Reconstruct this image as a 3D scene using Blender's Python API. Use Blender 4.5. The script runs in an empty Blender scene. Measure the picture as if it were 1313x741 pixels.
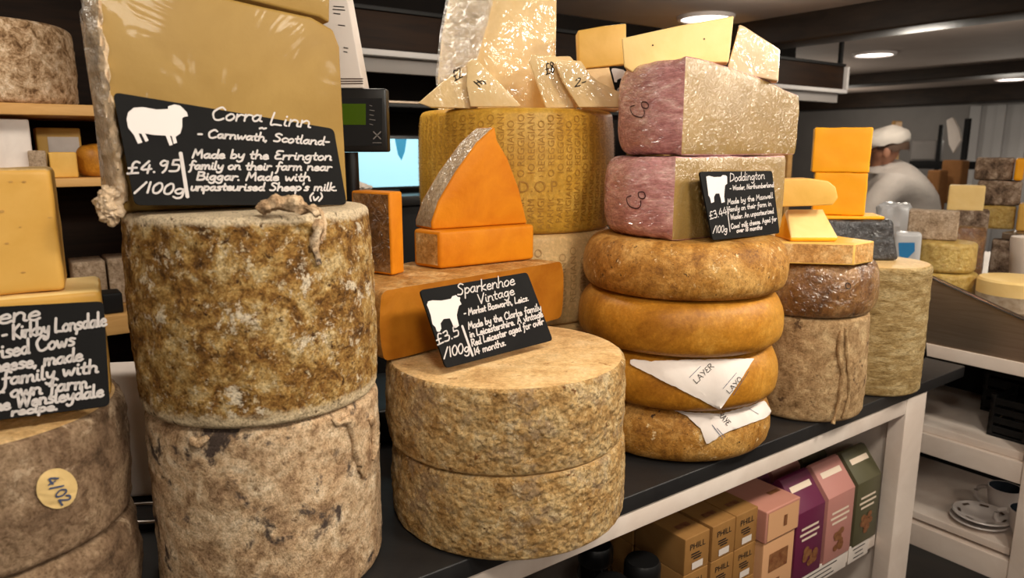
import bpy, bmesh, math, random
from mathutils import Vector, Matrix, noise
random.seed(7)
sc = bpy.context.scene
col = sc.collection

# ------------------------------------------------------------------ camera
EYE = 1.48                      # eye height; heights written below as "rel" are measured from the eye
F = 920.0                       # focal length in pixels of the 1313 x 741 frame
TILT = math.atan2(180, 920)
cam = bpy.data.cameras.new('camera'); cam_o = bpy.data.objects.new('camera', cam); col.objects.link(cam_o)
cam_o.location = (0, 0, EYE); cam_o.rotation_euler = (math.pi/2 - TILT, 0, 0)
cam.sensor_width = 36; cam.lens = F/1313*36; cam.clip_start = .05
cam.dof.use_dof = True; cam.dof.focus_distance = 1.2; cam.dof.aperture_fstop = 5.6
sc.camera = cam_o
# ------------------------------------------------------------------ light
vs = sc.view_settings
vs.view_transform = 'Standard'; vs.look = 'None'; vs.gamma = 1; vs.use_curve_mapping = False; vs.exposure = -0.70
wd = bpy.data.worlds.new('world'); sc.world = wd; wd.use_nodes = True
bg = wd.node_tree.nodes['Background']; bg.inputs[0].default_value = (1.0, .93, .86, 1); bg.inputs[1].default_value = .19
UX = Vector((.811, .585, 0)); NX = Vector((-.585, .811, 0)); ORG = Vector((0, .985, 0))
def CT(s, t, z): return ORG + UX*s + NX*t + Vector((0, 0, z + EYE))      # along / into the counter, z rel to the eye
def flood(s, t, z, power, aim, size):
    l = bpy.data.lights.new('added_flood', 'AREA'); l.shape = 'DISK'; l.size = size; l.energy = power*1.14; l.color = (1, .915, .785); l.spread = math.radians(150)
    o = bpy.data.objects.new('added_flood', l); col.objects.link(o); o.location = CT(s, t, z)
    o.rotation_euler = (aim - o.location).to_track_quat('-Z', 'Y').to_euler()
ADDED_FLOODS = [  # unseen area lights added near the ceiling for brightness and film glints: s, t, power, aim s, t, size
    (-.45, -.75, 9, -.35, .1, .22), (.25, -.80, 11, .1, .1, .22), (.95, -.75, 11, .7, .15, .22), (1.75, -.68, 13, .65, .15, .30),
    (.05, .75, 4, .1, .6, .2), (1.0, .80, 5, .9, .6, .2), (-.9, .85, 5, -.8, 1.3, .2), (2.6, .5, 9, 2.4, 0, .2)]
for s, t, p, a, b, d in ADDED_FLOODS: flood(s, t, .56, p, CT(a, b, -.3), d)
def fill_light(s, t, z, power, rad=.10):  # unseen point light, added to fill the ceiling and the room
    l = bpy.data.lights.new('fill_point', 'POINT'); l.energy = power*.64; l.shadow_soft_size = rad; l.color = (1, .915, .785)
    o = bpy.data.objects.new('fill_point', l); col.objects.link(o); o.location = CT(s, t, z)
FILL_POINTS = [(-1.5, -1.7, .38, 34), (-.2, -2.0, .40, 40), (1.2, -1.9, .40, 40), (2.6, -1.8, .38, 36), (-.9, 1.0, .42, 7), (.6, 1.0, .40, 7), (1.9, .95, .40, 9),
         (3.0, .9, .42, 30), (4.0, -1.4, .15, 22), (4.4, 2.6, .2, 24), (5.9, 1.6, .2, 26), (6.6, -1.6, .1, 26), (6.6, 3.4, .2, 20)]
for a in FILL_POINTS: fill_light(*a)

# ------------------------------------------------------------------ pixel helpers (a sight line meets a plane at its own distance)
_up = Vector((0, math.sin(TILT), math.cos(TILT))); _fw = Vector((0, math.cos(TILT), -math.sin(TILT)))
def ray(px, py): return Vector(((px-656.5)/F, 0, 0)) + _up*((370.5-py)/F) + _fw
E0 = Vector((0, 0, EYE))
def at_plane(px, py, P, N):
    r = ray(px, py); return E0 + r*((P-E0).dot(N)/r.dot(N))
def at_z(px, py, z): return at_plane(px, py, Vector((0, 0, z+EYE)), Vector((0, 0, 1)))
def at_Y(px, py, Y): return at_plane(px, py, Vector((0, Y, 0)), Vector((0, 1, 0)))
def at_t(px, py, t): return at_plane(px, py, CT(0, t, 0), NX)
def at_s(px, py, s): return at_plane(px, py, CT(s, 0, 0), UX)
def norm_ab(A, B):                                     # normal of the vertical plane through A and B, facing the eye
    d = B-A; n = Vector((d.y, -d.x, 0)).normalized()
    return n if n.dot(E0-A) > 0 else -n

# ------------------------------------------------------------------ colours and materials
def lin(c):
    return tuple((v/255/12.92 if v/255 <= .04045 else ((v/255+.055)/1.055)**2.4) for v in c) + (1,)
class NT:
    def __init__(s, name):
        s.m = bpy.data.materials.new(name); s.m.use_nodes = True; s.t = s.m.node_tree; s.n = s.t.nodes
        s.b = s.n['Principled BSDF']; s.tc = s.n.new('ShaderNodeTexCoord'); s.co = s.tc.outputs['Object']
    def link(s, a, b): s.t.links.new(a, b)
    def noise(s, scale, detail=6, rough=.6, dist=0, co=None):
        x = s.n.new('ShaderNodeTexNoise'); x.inputs['Scale'].default_value = scale; x.inputs['Detail'].default_value = detail
        x.inputs['Roughness'].default_value = rough; x.inputs['Distortion'].default_value = dist
        s.link(co or s.co, x.inputs['Vector']); return x.outputs['Fac']
    def ramp(s, fac, stops):
        r = s.n.new('ShaderNodeValToRGB'); e = r.color_ramp.elements
        while len(e) < len(stops): e.new(.5)
        for i, (p, c) in enumerate(stops):
            e[i].position = p; e[i].color = c if len(c) == 4 else lin(c)
        s.link(fac, r.inputs[0]); return r.outputs[0]
    def mix(s, fac, a, b, mode='MIX'):
        x = s.n.new('ShaderNodeMix'); x.data_type = 'RGBA'; x.blend_type = mode
        if isinstance(fac, (int, float)): x.inputs[0].default_value = fac
        else: s.link(fac, x.inputs[0])
        for v, i in ((a, 6), (b, 7)):
            if isinstance(v, tuple): x.inputs[i].default_value = v
            else: s.link(v, x.inputs[i])
        return x.outputs[2]
    def bump(s, h, strength, dist, prev=None):
        x = s.n.new('ShaderNodeBump'); x.inputs['Strength'].default_value = strength; x.inputs['Distance'].default_value = dist
        s.link(h, x.inputs['Height'])
        if prev is not None: s.link(prev, x.inputs['Normal'])
        return x.outputs[0]
    def scale_co(s, v):
        x = s.n.new('ShaderNodeMapping'); x.inputs['Scale'].default_value = v; s.link(s.co, x.inputs['Vector']); return x.outputs[0]
W4 = (1, 1, 1, 1); K4 = (0, 0, 0, 1)
def wrap_coat(k, amt=1.0, scale=45, strength=1.0, dist=.012):
    k.b.inputs['Coat Weight'].default_value = amt; k.b.inputs['Coat Roughness'].default_value = .08
    k.b.inputs['Coat IOR'].default_value = 1.7
    h = k.noise(scale, 3, .5, 1.6)
    k.link(k.bump(h, strength, dist), k.b.inputs['Coat Normal'])
def mat(name, c, rough=.5, c2=None, scale=20, spec=.4, bump=0, bscale=60, metal=0, coat=0, cscale=45, emit=0, stretch=None, dist=.003, cdist=.02):
    k = NT(name); k.b.inputs['Roughness'].default_value = rough; k.b.inputs['Metallic'].default_value = metal
    k.b.inputs['Specular IOR Level'].default_value = spec
    if stretch: k.co = k.scale_co(stretch)
    if c2 is not None:
        k.link(k.ramp(k.noise(scale, 6, .6, .5), [(.35, c), (.65, c2)]), k.b.inputs['Base Color'])
    else: k.b.inputs['Base Color'].default_value = lin(c)
    if bump: k.link(k.bump(k.noise(bscale, 5, .6), bump, dist), k.b.inputs['Normal'])
    if coat: wrap_coat(k, coat, cscale, 1.0, cdist)
    if emit:
        k.b.inputs['Emission Color'].default_value = lin(c); k.b.inputs['Emission Strength'].default_value = emit
    return k.m
def rind(name, stops, scale=30, fine=300, bump=.6, dist=.003, rough=.85, spots=None, patch=None, coat=0, stretch=None, pits=.35, mid=110, rim=None, lump=None):
    """natural rind: blotchy colour ramp, flakes and mould spots with their own shapes, fine grain in colour and bump"""
    k = NT(name); k.b.inputs['Roughness'].default_value = rough; k.b.inputs['Specular IOR Level'].default_value = .25
    base = k.co
    if stretch: k.co = k.scale_co(stretch)
    A = k.noise(scale, 10, .74, .5); B = k.noise(fine, 6, .75); Mn = k.noise(mid, 8, .72, .3)
    c = k.ramp(A, stops)
    t = k.ramp(Mn, [(.36, (1-pits, 1-pits*1.1, 1-pits*1.25, 1)), (.47, (.88, .86, .83, 1)), (.56, W4), (.68, (1.12, 1.12, 1.12, 1))]); c = k.mix(1.0, c, t, 'MULTIPLY')
    for p_ in ([patch] if isinstance(patch, tuple) else patch or []):       # (colour, scale, lo, hi)
        p = k.ramp(k.noise(p_[1], 10, .78, .15), [(p_[2], K4), (p_[3], W4)]); c = k.mix(p, c, lin(p_[0]))
    for rim in ([rim] if isinstance(rim, tuple) else rim or []):   # (colour, height, reach): the pale crust along an edge
        sx = k.n.new('ShaderNodeSeparateXYZ'); k.link(base, sx.inputs[0]); h = k.n.new('ShaderNodeMath'); h.operation = 'SUBTRACT'; k.link(sx.outputs[2], h.inputs[0]); h.inputs[1].default_value = rim[1]
        ab = k.n.new('ShaderNodeMath'); ab.operation = 'ABSOLUTE'; k.link(h.outputs[0], ab.inputs[0]); dv = k.n.new('ShaderNodeMath'); dv.operation = 'DIVIDE'; k.link(ab.outputs[0], dv.inputs[0]); dv.inputs[1].default_value = rim[2]
        sm = k.n.new('ShaderNodeMath'); sm.operation = 'ADD'; k.link(dv.outputs[0], sm.inputs[0]); k.link(k.noise(40, 9, .75, .6), sm.inputs[1])
        c = k.mix(k.ramp(sm.outputs[0], [(.78, W4), (1.02, K4)]), c, lin(rim[0]))
    if spots:
        p = k.ramp(k.noise(spots[1], 8, .66, .3), [(spots[2], K4), (spots[3], W4)]); c = k.mix(p, c, lin(spots[0]))
    g = k.ramp(B, [(.38, (1-pits*.9, 1-pits, 1-pits*1.1, 1)), (.50, W4), (.65, (1.1, 1.1, 1.1, 1))]); c = k.mix(1.0, c, g, 'MULTIPLY')
    k.link(c, k.b.inputs['Base Color'])
    n1 = k.bump(Mn, bump, dist)
    if lump:                                # (scale, height): rounded crumbs
        v = k.n.new('ShaderNodeTexVoronoi'); v.feature = 'SMOOTH_F1'; v.inputs['Scale'].default_value = lump[0]; v.inputs['Smoothness'].default_value = .6
        wv = k.n.new('ShaderNodeVectorMath'); wv.operation = 'MULTIPLY_ADD'; nn = k.n.new('ShaderNodeTexNoise'); nn.inputs['Scale'].default_value = 60; k.link(k.co, nn.inputs['Vector'])
        k.link(nn.outputs['Color'], wv.inputs[0]); wv.inputs[1].default_value = (.012, .012, .012); k.link(k.co, wv.inputs[2]); k.link(wv.outputs[0], v.inputs['Vector'])
        iv = k.n.new('ShaderNodeMath'); iv.operation = 'SUBTRACT'; iv.inputs[0].default_value = 1; k.link(v.outputs['Distance'], iv.inputs[1]); n1 = k.bump(iv.outputs[0], 1.0, lump[1], n1)
    n2 = k.bump(B, bump, dist*.6, n1); k.link(n2, k.b.inputs['Normal'])
    if coat: wrap_coat(k, coat)
    return k.m
def film(name, scale=40):
    """clear wrinkled plastic film"""
    k = NT(name); k.n.remove(k.b); out = k.n['Material Output']
    t = k.n.new('ShaderNodeBsdfTransparent'); t.inputs[0].default_value = (.97, .97, .97, 1)
    g = k.n.new('ShaderNodeBsdfGlossy'); g.inputs['Roughness'].default_value = .12; g.inputs[0].default_value = (1, 1, 1, 1)
    d = k.n.new('ShaderNodeBsdfDiffuse'); d.inputs[0].default_value = (.85, .82, .78, 1)
    nb = k.bump(k.noise(scale, 3, .55, 2.0), 1.0, .008); k.link(nb, g.inputs['Normal'])
    lw = k.n.new('ShaderNodeLayerWeight'); lw.inputs[0].default_value = .35; k.link(nb, lw.inputs['Normal'])
    f = k.ramp(lw.outputs['Fresnel'], [(.02, (.06, .06, .06, 1)), (.6, (.75, .75, .75, 1))])
    m1 = k.n.new('ShaderNodeMixShader'); m1.inputs[0].default_value = .10; k.link(t.outputs[0], m1.inputs[1]); k.link(d.outputs[0], m1.inputs[2])
    m2 = k.n.new('ShaderNodeMixShader'); k.link(f, m2.inputs[0]); k.link(m1.outputs[0], m2.inputs[1]); k.link(g.outputs[0], m2.inputs[2])
    k.link(m2.outputs[0], out.inputs[0]); return k.m

M = {}
M['rind_gold'] = rind('golden mottled rind', [(.38, (100, 66, 26)), (.46, (158, 112, 50)), (.54, (200, 160, 92)), (.62, (226, 198, 144))], 30, 360, 1.0, .004,
                      patch=[((240, 222, 192), 24, .565, .60), ((226, 204, 164), 70, .565, .61), ((132, 88, 38), 44, .57, .63)], spots=((84, 52, 22), 60, .61, .66), rim=[((230, 206, 166), .004, .034), ((236, 214, 178), .250, .026)], pits=.55, lump=(150, .003))
M['rind_grey'] = rind('pale grey mottled rind', [(.36, (150, 118, 88)), (.46, (204, 170, 132)), (.56, (228, 200, 164)), (.66, (240, 220, 190))], 26, 360, .8, .003,
                      spots=((84, 70, 62), 17, .585, .64), patch=[((132, 104, 78), 60, .575, .63), ((116, 98, 84), 24, .58, .64)], pits=.48)
M['rind_farm'] = rind('rough buff rind', [(.36, (158, 118, 66)), (.46, (198, 156, 96)), (.55, (222, 188, 132)), (.65, (234, 210, 166))], 24, 340, .9, .004,
                      patch=[((170, 140, 104), 13, .53, .60), ((232, 208, 166), 60, .58, .62)], spots=((128, 84, 42), 46, .62, .67), pits=.42, mid=100, rim=((220, 182, 124), .002, .008), lump=(115, .006))
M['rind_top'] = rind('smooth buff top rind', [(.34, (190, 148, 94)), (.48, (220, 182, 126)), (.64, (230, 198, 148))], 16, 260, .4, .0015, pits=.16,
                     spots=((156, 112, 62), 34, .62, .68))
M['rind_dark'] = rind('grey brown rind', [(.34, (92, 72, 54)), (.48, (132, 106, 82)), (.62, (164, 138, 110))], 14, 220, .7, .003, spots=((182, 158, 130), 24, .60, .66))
M['rind_ochre'] = rind('ochre smooth rind', [(.34, (148, 92, 22)), (.5, (182, 122, 36)), (.66, (204, 148, 60))], 9, 200, .3, .0015, .42, pits=.12)
M['rind_ochre_rough'] = rind('ochre rough rind', [(.34, (122, 78, 28)), (.48, (174, 120, 48)), (.62, (208, 160, 88))], 14, 240, .6, .003, .5, pits=.34,
                     patch=[((240, 214, 164), 50, .60, .63), ((232, 198, 140), 16, .60, .68)], spots=((72, 46, 20), 90, .62, .66))
M['rind_tall'] = rind('fawn cloth rind', [(.34, (138, 106, 70)), (.48, (180, 146, 104)), (.62, (206, 176, 132))], 24, 260, .7, .003, spots=((104, 78, 54), 34, .60, .65), pits=.36)
M['rind_line'] = rind('fawn ribbed rind', [(.34, (148, 118, 70)), (.48, (190, 160, 106)), (.62, (222, 198, 148))], 24, 260, .9, .004, pits=.42, stretch=(.7, .7, 2.6))
M['rind_brown'] = rind('brown glossy rind under film', [(.34, (86, 54, 26)), (.5, (134, 90, 46)), (.66, (182, 140, 92))], 14, 200, .5, .003, .5, coat=1)
M['rind_hard'] = rind('tan oiled rind', [(.34, (188, 138, 42)), (.5, (206, 158, 60)), (.66, (220, 178, 84))], 7, 120, .2, .002, .42, pits=.1)
M['rind_hard_pale'] = rind('straw oiled rind', [(.30, (204, 168, 108)), (.5, (220, 184, 126)), (.7, (228, 196, 140))], 7, 120, .2, .002, .5, pits=.08)
M['rind_wine'] = rind('wine red rind under film', [(.36, (166, 106, 108)), (.47, (192, 134, 134)), (.56, (212, 164, 160)), (.66, (238, 212, 204))], 26, 240, .5, .003, .6, coat=1, pits=.28, stretch=(.6, .6, 1.8))
M['rind_orange'] = rind('orange rind', [(.34, (160, 108, 46)), (.5, (198, 146, 80)), (.66, (226, 188, 130))], 26, 170, .6, .003, .6, pits=.3)
M['rind_wrap'] = rind('pale rind under film', [(.30, (140, 110, 78)), (.5, (186, 158, 122)), (.68, (216, 194, 164))], 30, 170, .5, .003, .6, coat=1, pits=.25)
M['rind_shelf'] = rind('speckled pink grey rind', [(.38, (104, 74, 46)), (.46, (172, 138, 102)), (.54, (214, 184, 150)), (.64, (236, 214, 188))], 34, 260, .6, .004, pits=.34)
M['rind_block'] = rind('pinkish grey block rind', [(.30, (140, 118, 96)), (.5, (180, 158, 134)), (.7, (204, 184, 164))], 22, 130, .6, .004)
M['paste_corra'] = mat('buff hard paste under film', (146, 114, 56), .5, (160, 128, 68), 9, .2, .15, 40, coat=.04, cscale=7, cdist=.006)
M['paste_amber'] = mat('olive amber paste under film', (138, 108, 54), .40, (152, 120, 64), 14, .5, .2, 70, coat=1, cscale=75, cdist=.0055)
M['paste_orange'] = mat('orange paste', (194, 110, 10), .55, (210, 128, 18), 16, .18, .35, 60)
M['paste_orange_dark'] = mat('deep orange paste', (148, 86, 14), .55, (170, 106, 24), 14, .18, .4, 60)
M['paste_bright'] = mat('bright orange paste', (248, 166, 18), .5, (252, 178, 28), 12, .3, .12, 60)
M['paste_yellow'] = mat('yellow paste', (216, 164, 74), .48, (226, 176, 88), 14, .35, .12, 50)
M['paste_gold'] = mat('golden paste', (214, 166, 76), .45, (226, 180, 92), 12, .35, .12, 50)
M['paste_pale'] = mat('pale straw paste', (240, 204, 132), .5, (246, 214, 146), 12, .35, .1, 50)
M['paste_hard'] = mat('pale grainy paste', (226, 188, 134), .5, (234, 200, 150), 30, .3, .3, 120)
M['paste_hard_wrap'] = mat('pale grainy paste under film', (232, 200, 142), .45, (240, 210, 156), 30, .4, .2, 120, coat=1, cscale=12, cdist=.012)
M['rind_edge'] = mat('thin dry rind edge', (206, 158, 84), .6, (186, 138, 70), 40, .3, .3, 120)
M['slate'] = mat('black slate board', (17, 16, 16), .62, (24, 23, 22), 8, .08, .05, 200)
M['chalk'] = mat('white chalk pen', (196, 188, 184), .8)
M['white_paint'] = mat('white print', (216, 206, 202), .7)
M['grey_chalk'] = mat('smudged chalk', (120, 114, 110), .9)
M['film'] = film('clear plastic film')
M['film_big'] = film('clear plastic film loose', 60)
M['ink'] = mat('black pen', (28, 22, 20), .7)
M['red_ink'] = mat('dark red pen', (60, 22, 24), .7)
M['blue_ink'] = mat('blue pen', (62, 74, 104), .7)
M['paper'] = mat('white printed paper', (236, 226, 218), .7, (216, 204, 196), 8, .2, .1, 14)
M['worktop'] = mat('dark slate worktop', (27, 26, 27), .42, (38, 37, 37), 5, .4, .12, 40)
M['white_wood'] = mat('white painted wood', (236, 222, 210), .45, (218, 200, 186), 5, .4, .05, 40)
M['inner_wood'] = mat('shelf back board', (150, 136, 124), .6, (140, 126, 114), 5)
M['steel'] = mat('brushed steel', (168, 150, 132), .38, (154, 136, 118), 30, .5, .06, 90, metal=.85, stretch=(.2, .2, 6))
M['chrome'] = mat('polished steel', (210, 206, 202), .16, metal=1)
M['dark_wood'] = mat('dark stained wood', (40, 25, 14), .6, (26, 16, 10), 8, .12, .2, 20, stretch=(.4, .4, 5))
M['beam_wood'] = mat('black brown beam', (34, 25, 19), .6, (48, 36, 27), 6, .3, .3, 16, stretch=(1, 1, 4))
M['pine'] = mat('pale pine board', (212, 164, 100), .5, (196, 146, 82), 8, .3, .1, 30, stretch=(1, 1, 6))
M['ceiling'] = mat('painted ceiling', (158, 142, 132), .85, (166, 150, 140), 3)
M['back_paint'] = mat('dark wall paint', (24, 20, 18), .8, (30, 25, 22), 4, .15)
M['grey_paint'] = mat('grey wall panel', (150, 144, 140), .6, (142, 136, 132), 3)
M['light_paint'] = mat('pale door paint', (186, 182, 180), .5)
M['floor'] = mat('dark brown floor', (70, 56, 42), .5, (58, 46, 36), 6, .4, .1, 30)
M['black'] = mat('black plastic', (18, 17, 17), .35)
M['black_soft'] = mat('black metal', (17, 16, 16), .6, spec=.25)
M['lcd'] = mat('green display', (52, 72, 8), .25, emit=.45)
M['screen'] = mat('lit cyan screen', (168, 226, 246), .3, emit=1.0)
M['screen_dark'] = mat('lit teal screen mark', (34, 132, 172), .3, emit=.9)
M['carton'] = mat('kraft card', (156, 114, 64), .65, (146, 104, 56), 12, .2, .1, 60)
M['pink_card'] = mat('dusty pink card', (198, 138, 120), .5, (190, 130, 112), 6)
M['peach_card'] = mat('peach card front', (216, 164, 120), .5)
M['rose_card'] = mat('rose card', (192, 132, 122), .42)
M['plum_card'] = mat('plum card', (104, 36, 68), .42)
M['green_card'] = mat('olive card', (88, 84, 60), .42)
M['nut'] = mat('printed brown biscuit', (112, 62, 36), .5, (150, 104, 66), 60)
M['cream_print'] = mat('cream print', (232, 212, 190), .5)
M['gold_foil'] = mat('gold mesh rind', (176, 138, 56), .35, (212, 182, 104), 60, .5, .9, 120, coat=.4, dist=.006)
M['black_wax'] = mat('black wax under film', (24, 24, 26), .4, (52, 51, 54), 26, .4, .8, 50, coat=.5, cdist=.02, dist=.008)
M['marble'] = rind('dark marbled rind', [(.35, (60, 46, 38)), (.5, (140, 118, 100)), (.65, (196, 178, 160))], 22, 120, .6, .004)
M['card_white'] = mat('white card', (214, 202, 192), .55, (222, 210, 200), 5)
M['page_edge'] = mat('dark folded card edge', (104, 84, 70), .6, (66, 50, 40), 60)
M['china'] = mat('white china', (214, 204, 198), .25)
M['mug_in'] = mat('dark blue glaze', (44, 50, 58), .25)
M['coat'] = mat('white cotton coat', (222, 214, 206), .85, (212, 202, 194), 8, .2, .3, 14, dist=.02)
M['cap'] = mat('white cotton cap', (224, 216, 206), .85, bump=.3, bscale=40)
M['skin'] = mat('skin', (176, 124, 98), .5)
M['hair'] = mat('greying brown hair', (96, 74, 60), .7, bump=.6, bscale=120)
M['trousers'] = mat('dark trousers', (36, 34, 38), .85)
M['kraft_bag'] = mat('brown paper', (150, 104, 62), .75, (138, 92, 52), 14, .2, .3, 18, dist=.01)
M['blue_label'] = mat('blue label', (40, 120, 176), .4)
M['clear_tub'] = mat('milky plastic', (190, 190, 192), .25, spec=.6)
M['lens'] = mat('lit lamp lens', (255, 246, 236), .4, emit=9)
M['glass_dark'] = mat('dark jar glass', (26, 20, 16), .08, spec=.6)

# ------------------------------------------------------------------ object helpers
def wloc(o):
    v = Vector((0, 0, 0))
    while o is not None: v = v + o.location; o = o.parent
    return v
def props(o, label=None, cat=None, group=None, kind=None):
    if label: o['label'] = label
    if cat: o['category'] = cat
    if group: o['group'] = group
    if kind: o['kind'] = kind
    return o
def obj(name, bm, mats, parent=None, org=None, smooth=35):
    """link a bmesh (vertices in world space) as one mesh object with its origin at its base"""
    if org is None:
        lo = Vector((1e9,)*3); hi = -lo
        for v in bm.verts:
            for i in range(3): lo[i] = min(lo[i], v.co[i]); hi[i] = max(hi[i], v.co[i])
        org = Vector(((lo.x+hi.x)/2, (lo.y+hi.y)/2, lo.z))
    bmesh.ops.translate(bm, verts=bm.verts, vec=-org)
    me = bpy.data.meshes.new(name); bm.to_mesh(me); bm.free()
    for m in (mats if isinstance(mats, (list, tuple)) else [mats]): me.materials.append(M[m])
    if smooth:
        me.polygons.foreach_set('use_smooth', [True]*len(me.polygons)); me.set_sharp_from_angle(angle=math.radians(smooth))
    o = bpy.data.objects.new(name, me); col.objects.link(o)
    if parent is not None: o.parent = parent; o.location = org - wloc(parent)
    else: o.location = org
    return o
def empty(name, loc, label, cat, group=None):
    o = bpy.data.objects.new(name, None); col.objects.link(o); o.location = loc; o.empty_display_size = .05
    return props(o, label, cat, group)
def part_of(bm, idx):
    """take the faces with material index idx out of bm into a new bmesh"""
    b2 = bm.copy()
    bmesh.ops.delete(bm, geom=[f for f in bm.faces if f.material_index == idx], context='FACES')
    bmesh.ops.delete(b2, geom=[f for f in b2.faces if f.material_index != idx], context='FACES')
    for f in b2.faces: f.material_index = 0
    return b2
def fbm(p, f): return noise.fractal(p*f, .9, 2.1, 4)
def roughen(bm, amp, freq, seed=0, low=0, lowf=8, flat=False):
    bm.normal_update(); sh = Vector((seed*7.3, seed*3.1, seed*1.7))
    for v in bm.verts:
        d = v.normal*(amp*fbm(v.co+sh, freq) + low*noise.noise((v.co+sh)*lowf))
        if flat: d.z *= .15; d *= 1-abs(v.normal.z)**4
        v.co += d
def lathe_bm(c, prof, seg=96, a0=0, a1=None, cap=True):
    """prof: (r, z, material index) from the bottom axis point to the top axis point; a1 closes a cut sector"""
    bm = bmesh.new(); full = a1 is None
    n = seg if full else seg+1; rings = []
    for r, z, m in prof:
        if r < 1e-6: rings.append([bm.verts.new((c.x, c.y, c.z+z))]); continue
        rg = []
        for i in range(n):
            a = (2*math.pi*i/seg) if full else a0+(a1-a0)*i/seg
            rg.append(bm.verts.new((c.x+r*math.cos(a), c.y+r*math.sin(a), c.z+z)))
        rings.append(rg)
    for k in range(len(rings)-1):
        A, B = rings[k], rings[k+1]; m = prof[k+1][2]
        for i in range(seg):
            j = (i+1) % n
            a = A if len(A) == 1 else (A[i], A[j]); b = B if len(B) == 1 else (B[j], B[i])
            vs_ = list(a)+list(b)
            if len(vs_) >= 3:
                f = bm.faces.new(vs_); f.material_index = m
    if not full and cap:
        for i, rev in ((0, False), (n-1, True)):
            loop = [rg[0] if len(rg) == 1 else rg[i] for rg in rings]
            f = bm.faces.new(loop[::-1] if not rev else loop); f.material_index = 9
    bmesh.ops.recalc_face_normals(bm, faces=bm.faces); return bm
def drum_prof(R, h, re=.012, bulge=0, rows=26, top=1, dome=0):
    p = [(0, 0, 0)] + [(R*.999*k/6-re*k/6, 0, 0) for k in range(1, 7)]
    for k in range(1, 5):
        a = math.pi/2*k/5; p.append((R-re+re*math.sin(a), re-re*math.cos(a), 0))
    for k in range(rows+1):
        u = k/rows; p.append((R+bulge*(1-(2*u-1)**2), re+(h-2*re)*u, 0))
    for k in range(1, 5):
        a = math.pi/2*k/5; p.append((R-re+re*math.cos(a), h-re+re*math.sin(a), 0))
    for k in range(6, -1, -1):
        q = k/6; p.append(((R-re)*q, h+dome*(1-q*q), top))
    return p
def round_prof(R, h, b=.045, e=2.4, rows=30, dome=.004, skew=1.0):
    p = [(0, 0, 0)] + [((R-b)*k/6, 0, 0) for k in range(1, 6)]
    for k in range(rows+1):
        a = -math.pi/2+math.pi*k/rows
        ca, sa = math.cos(a), math.sin(a)
        p.append((R-b+b*abs(ca)**(2/e), h*(.5+.5*math.copysign(abs(sa)**(2/e), sa))**skew, 0))
    for k in range(5, -1, -1):
        q = k/6; p.append(((R-b)*q, h+dome*(1-q*q), 0))
    return p
def rbox_bm(c8, r=.006, n=10, mats=(0,)*6):
    """rounded block spanned by eight corners (bottom four, then top four, same turn); mats: -x +x -y +y -z +z"""
    c8 = [Vector(v) for v in c8]
    dx = (c8[1]-c8[0]).length/2; dy = (c8[3]-c8[0]).length/2; dz = (c8[4]-c8[0]).length/2
    r = min(r, dx*.95, dy*.95, dz*.95); bm = bmesh.new()
    def axis(d):
        e = [-d, -d+.12*r, -d+.3*r, -d+.6*r, -d+r]
        ins = [-d+r+(2*d-2*r)*i/n for i in range(1, n)]
        return e+ins+[-v for v in e[::-1]]
    D = (dx, dy, dz); ax = [axis(d) for d in D]
    def place(p):
        q = Vector([max(-(D[i]-r), min(D[i]-r, p[i])) for i in range(3)]); d = p-q
        if d.length > 1e-9: p = q+d.normalized()*r
        a, b, g = [(p[i]/D[i]+1)/2 for i in range(3)]
        bot = (c8[0]*(1-a)+c8[1]*a)*(1-b)+(c8[3]*(1-a)+c8[2]*a)*b
        top = (c8[4]*(1-a)+c8[5]*a)*(1-b)+(c8[7]*(1-a)+c8[6]*a)*b
        return bot*(1-g)+top*g
    for i in range(3):
        j, k = (i+1) % 3, (i+2) % 3
        for sgn in (-1, 1):
            g = []
            for a in ax[j]:
                row = []
                for b in ax[k]:
                    p = Vector((0, 0, 0)); p[i] = sgn*D[i]; p[j] = a; p[k] = b
                    row.append(bm.verts.new(place(p)))
                g.append(row)
            for x in range(len(g)-1):
                for y in range(len(g[0])-1):
                    q = [g[x][y], g[x+1][y], g[x+1][y+1], g[x][y+1]]
                    f = bm.faces.new(q if sgn > 0 else q[::-1]); f.material_index = mats[i*2+(sgn > 0)]
    bmesh.ops.remove_doubles(bm, verts=bm.verts, dist=1e-6)
    bmesh.ops.recalc_face_normals(bm, faces=bm.faces); return bm
def corners(c, w, d, h, yaw=0, tilt=None):
    """eight corners of a block on base centre c; yaw 0 puts its front face towards the eye"""
    R = Matrix.Rotation(yaw, 3, 'Z')
    if tilt is not None: R = R @ tilt
    P = [(-w/2, -d/2, 0), (w/2, -d/2, 0), (w/2, d/2, 0), (-w/2, d/2, 0)]
    return [c+R@Vector(p) for p in P]+[c+R@Vector((p[0], p[1], h)) for p in P]
def box_bm(c, w, d, h, yaw=0, r=.004, n=4, mats=(0,)*6, tilt=None): return rbox_bm(corners(c, w, d, h, yaw, tilt), r, n, mats)
def add_bm(a, b):
    me = bpy.data.meshes.new('tmp'); b.to_mesh(me); b.free(); a.from_mesh(me); bpy.data.meshes.remove(me); return a
YU = math.atan2(.585, .811)      # yaw of the counter
def cbox_bm(s0, s1, t0, t1, z0, z1, r=.002, n=2):
    B = [CT(s0, t0, z0), CT(s1, t0, z0), CT(s1, t1, z0), CT(s0, t1, z0)]
    return rbox_bm(B+[v+Vector((0, 0, z1-z0)) for v in B], r, n)
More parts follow.
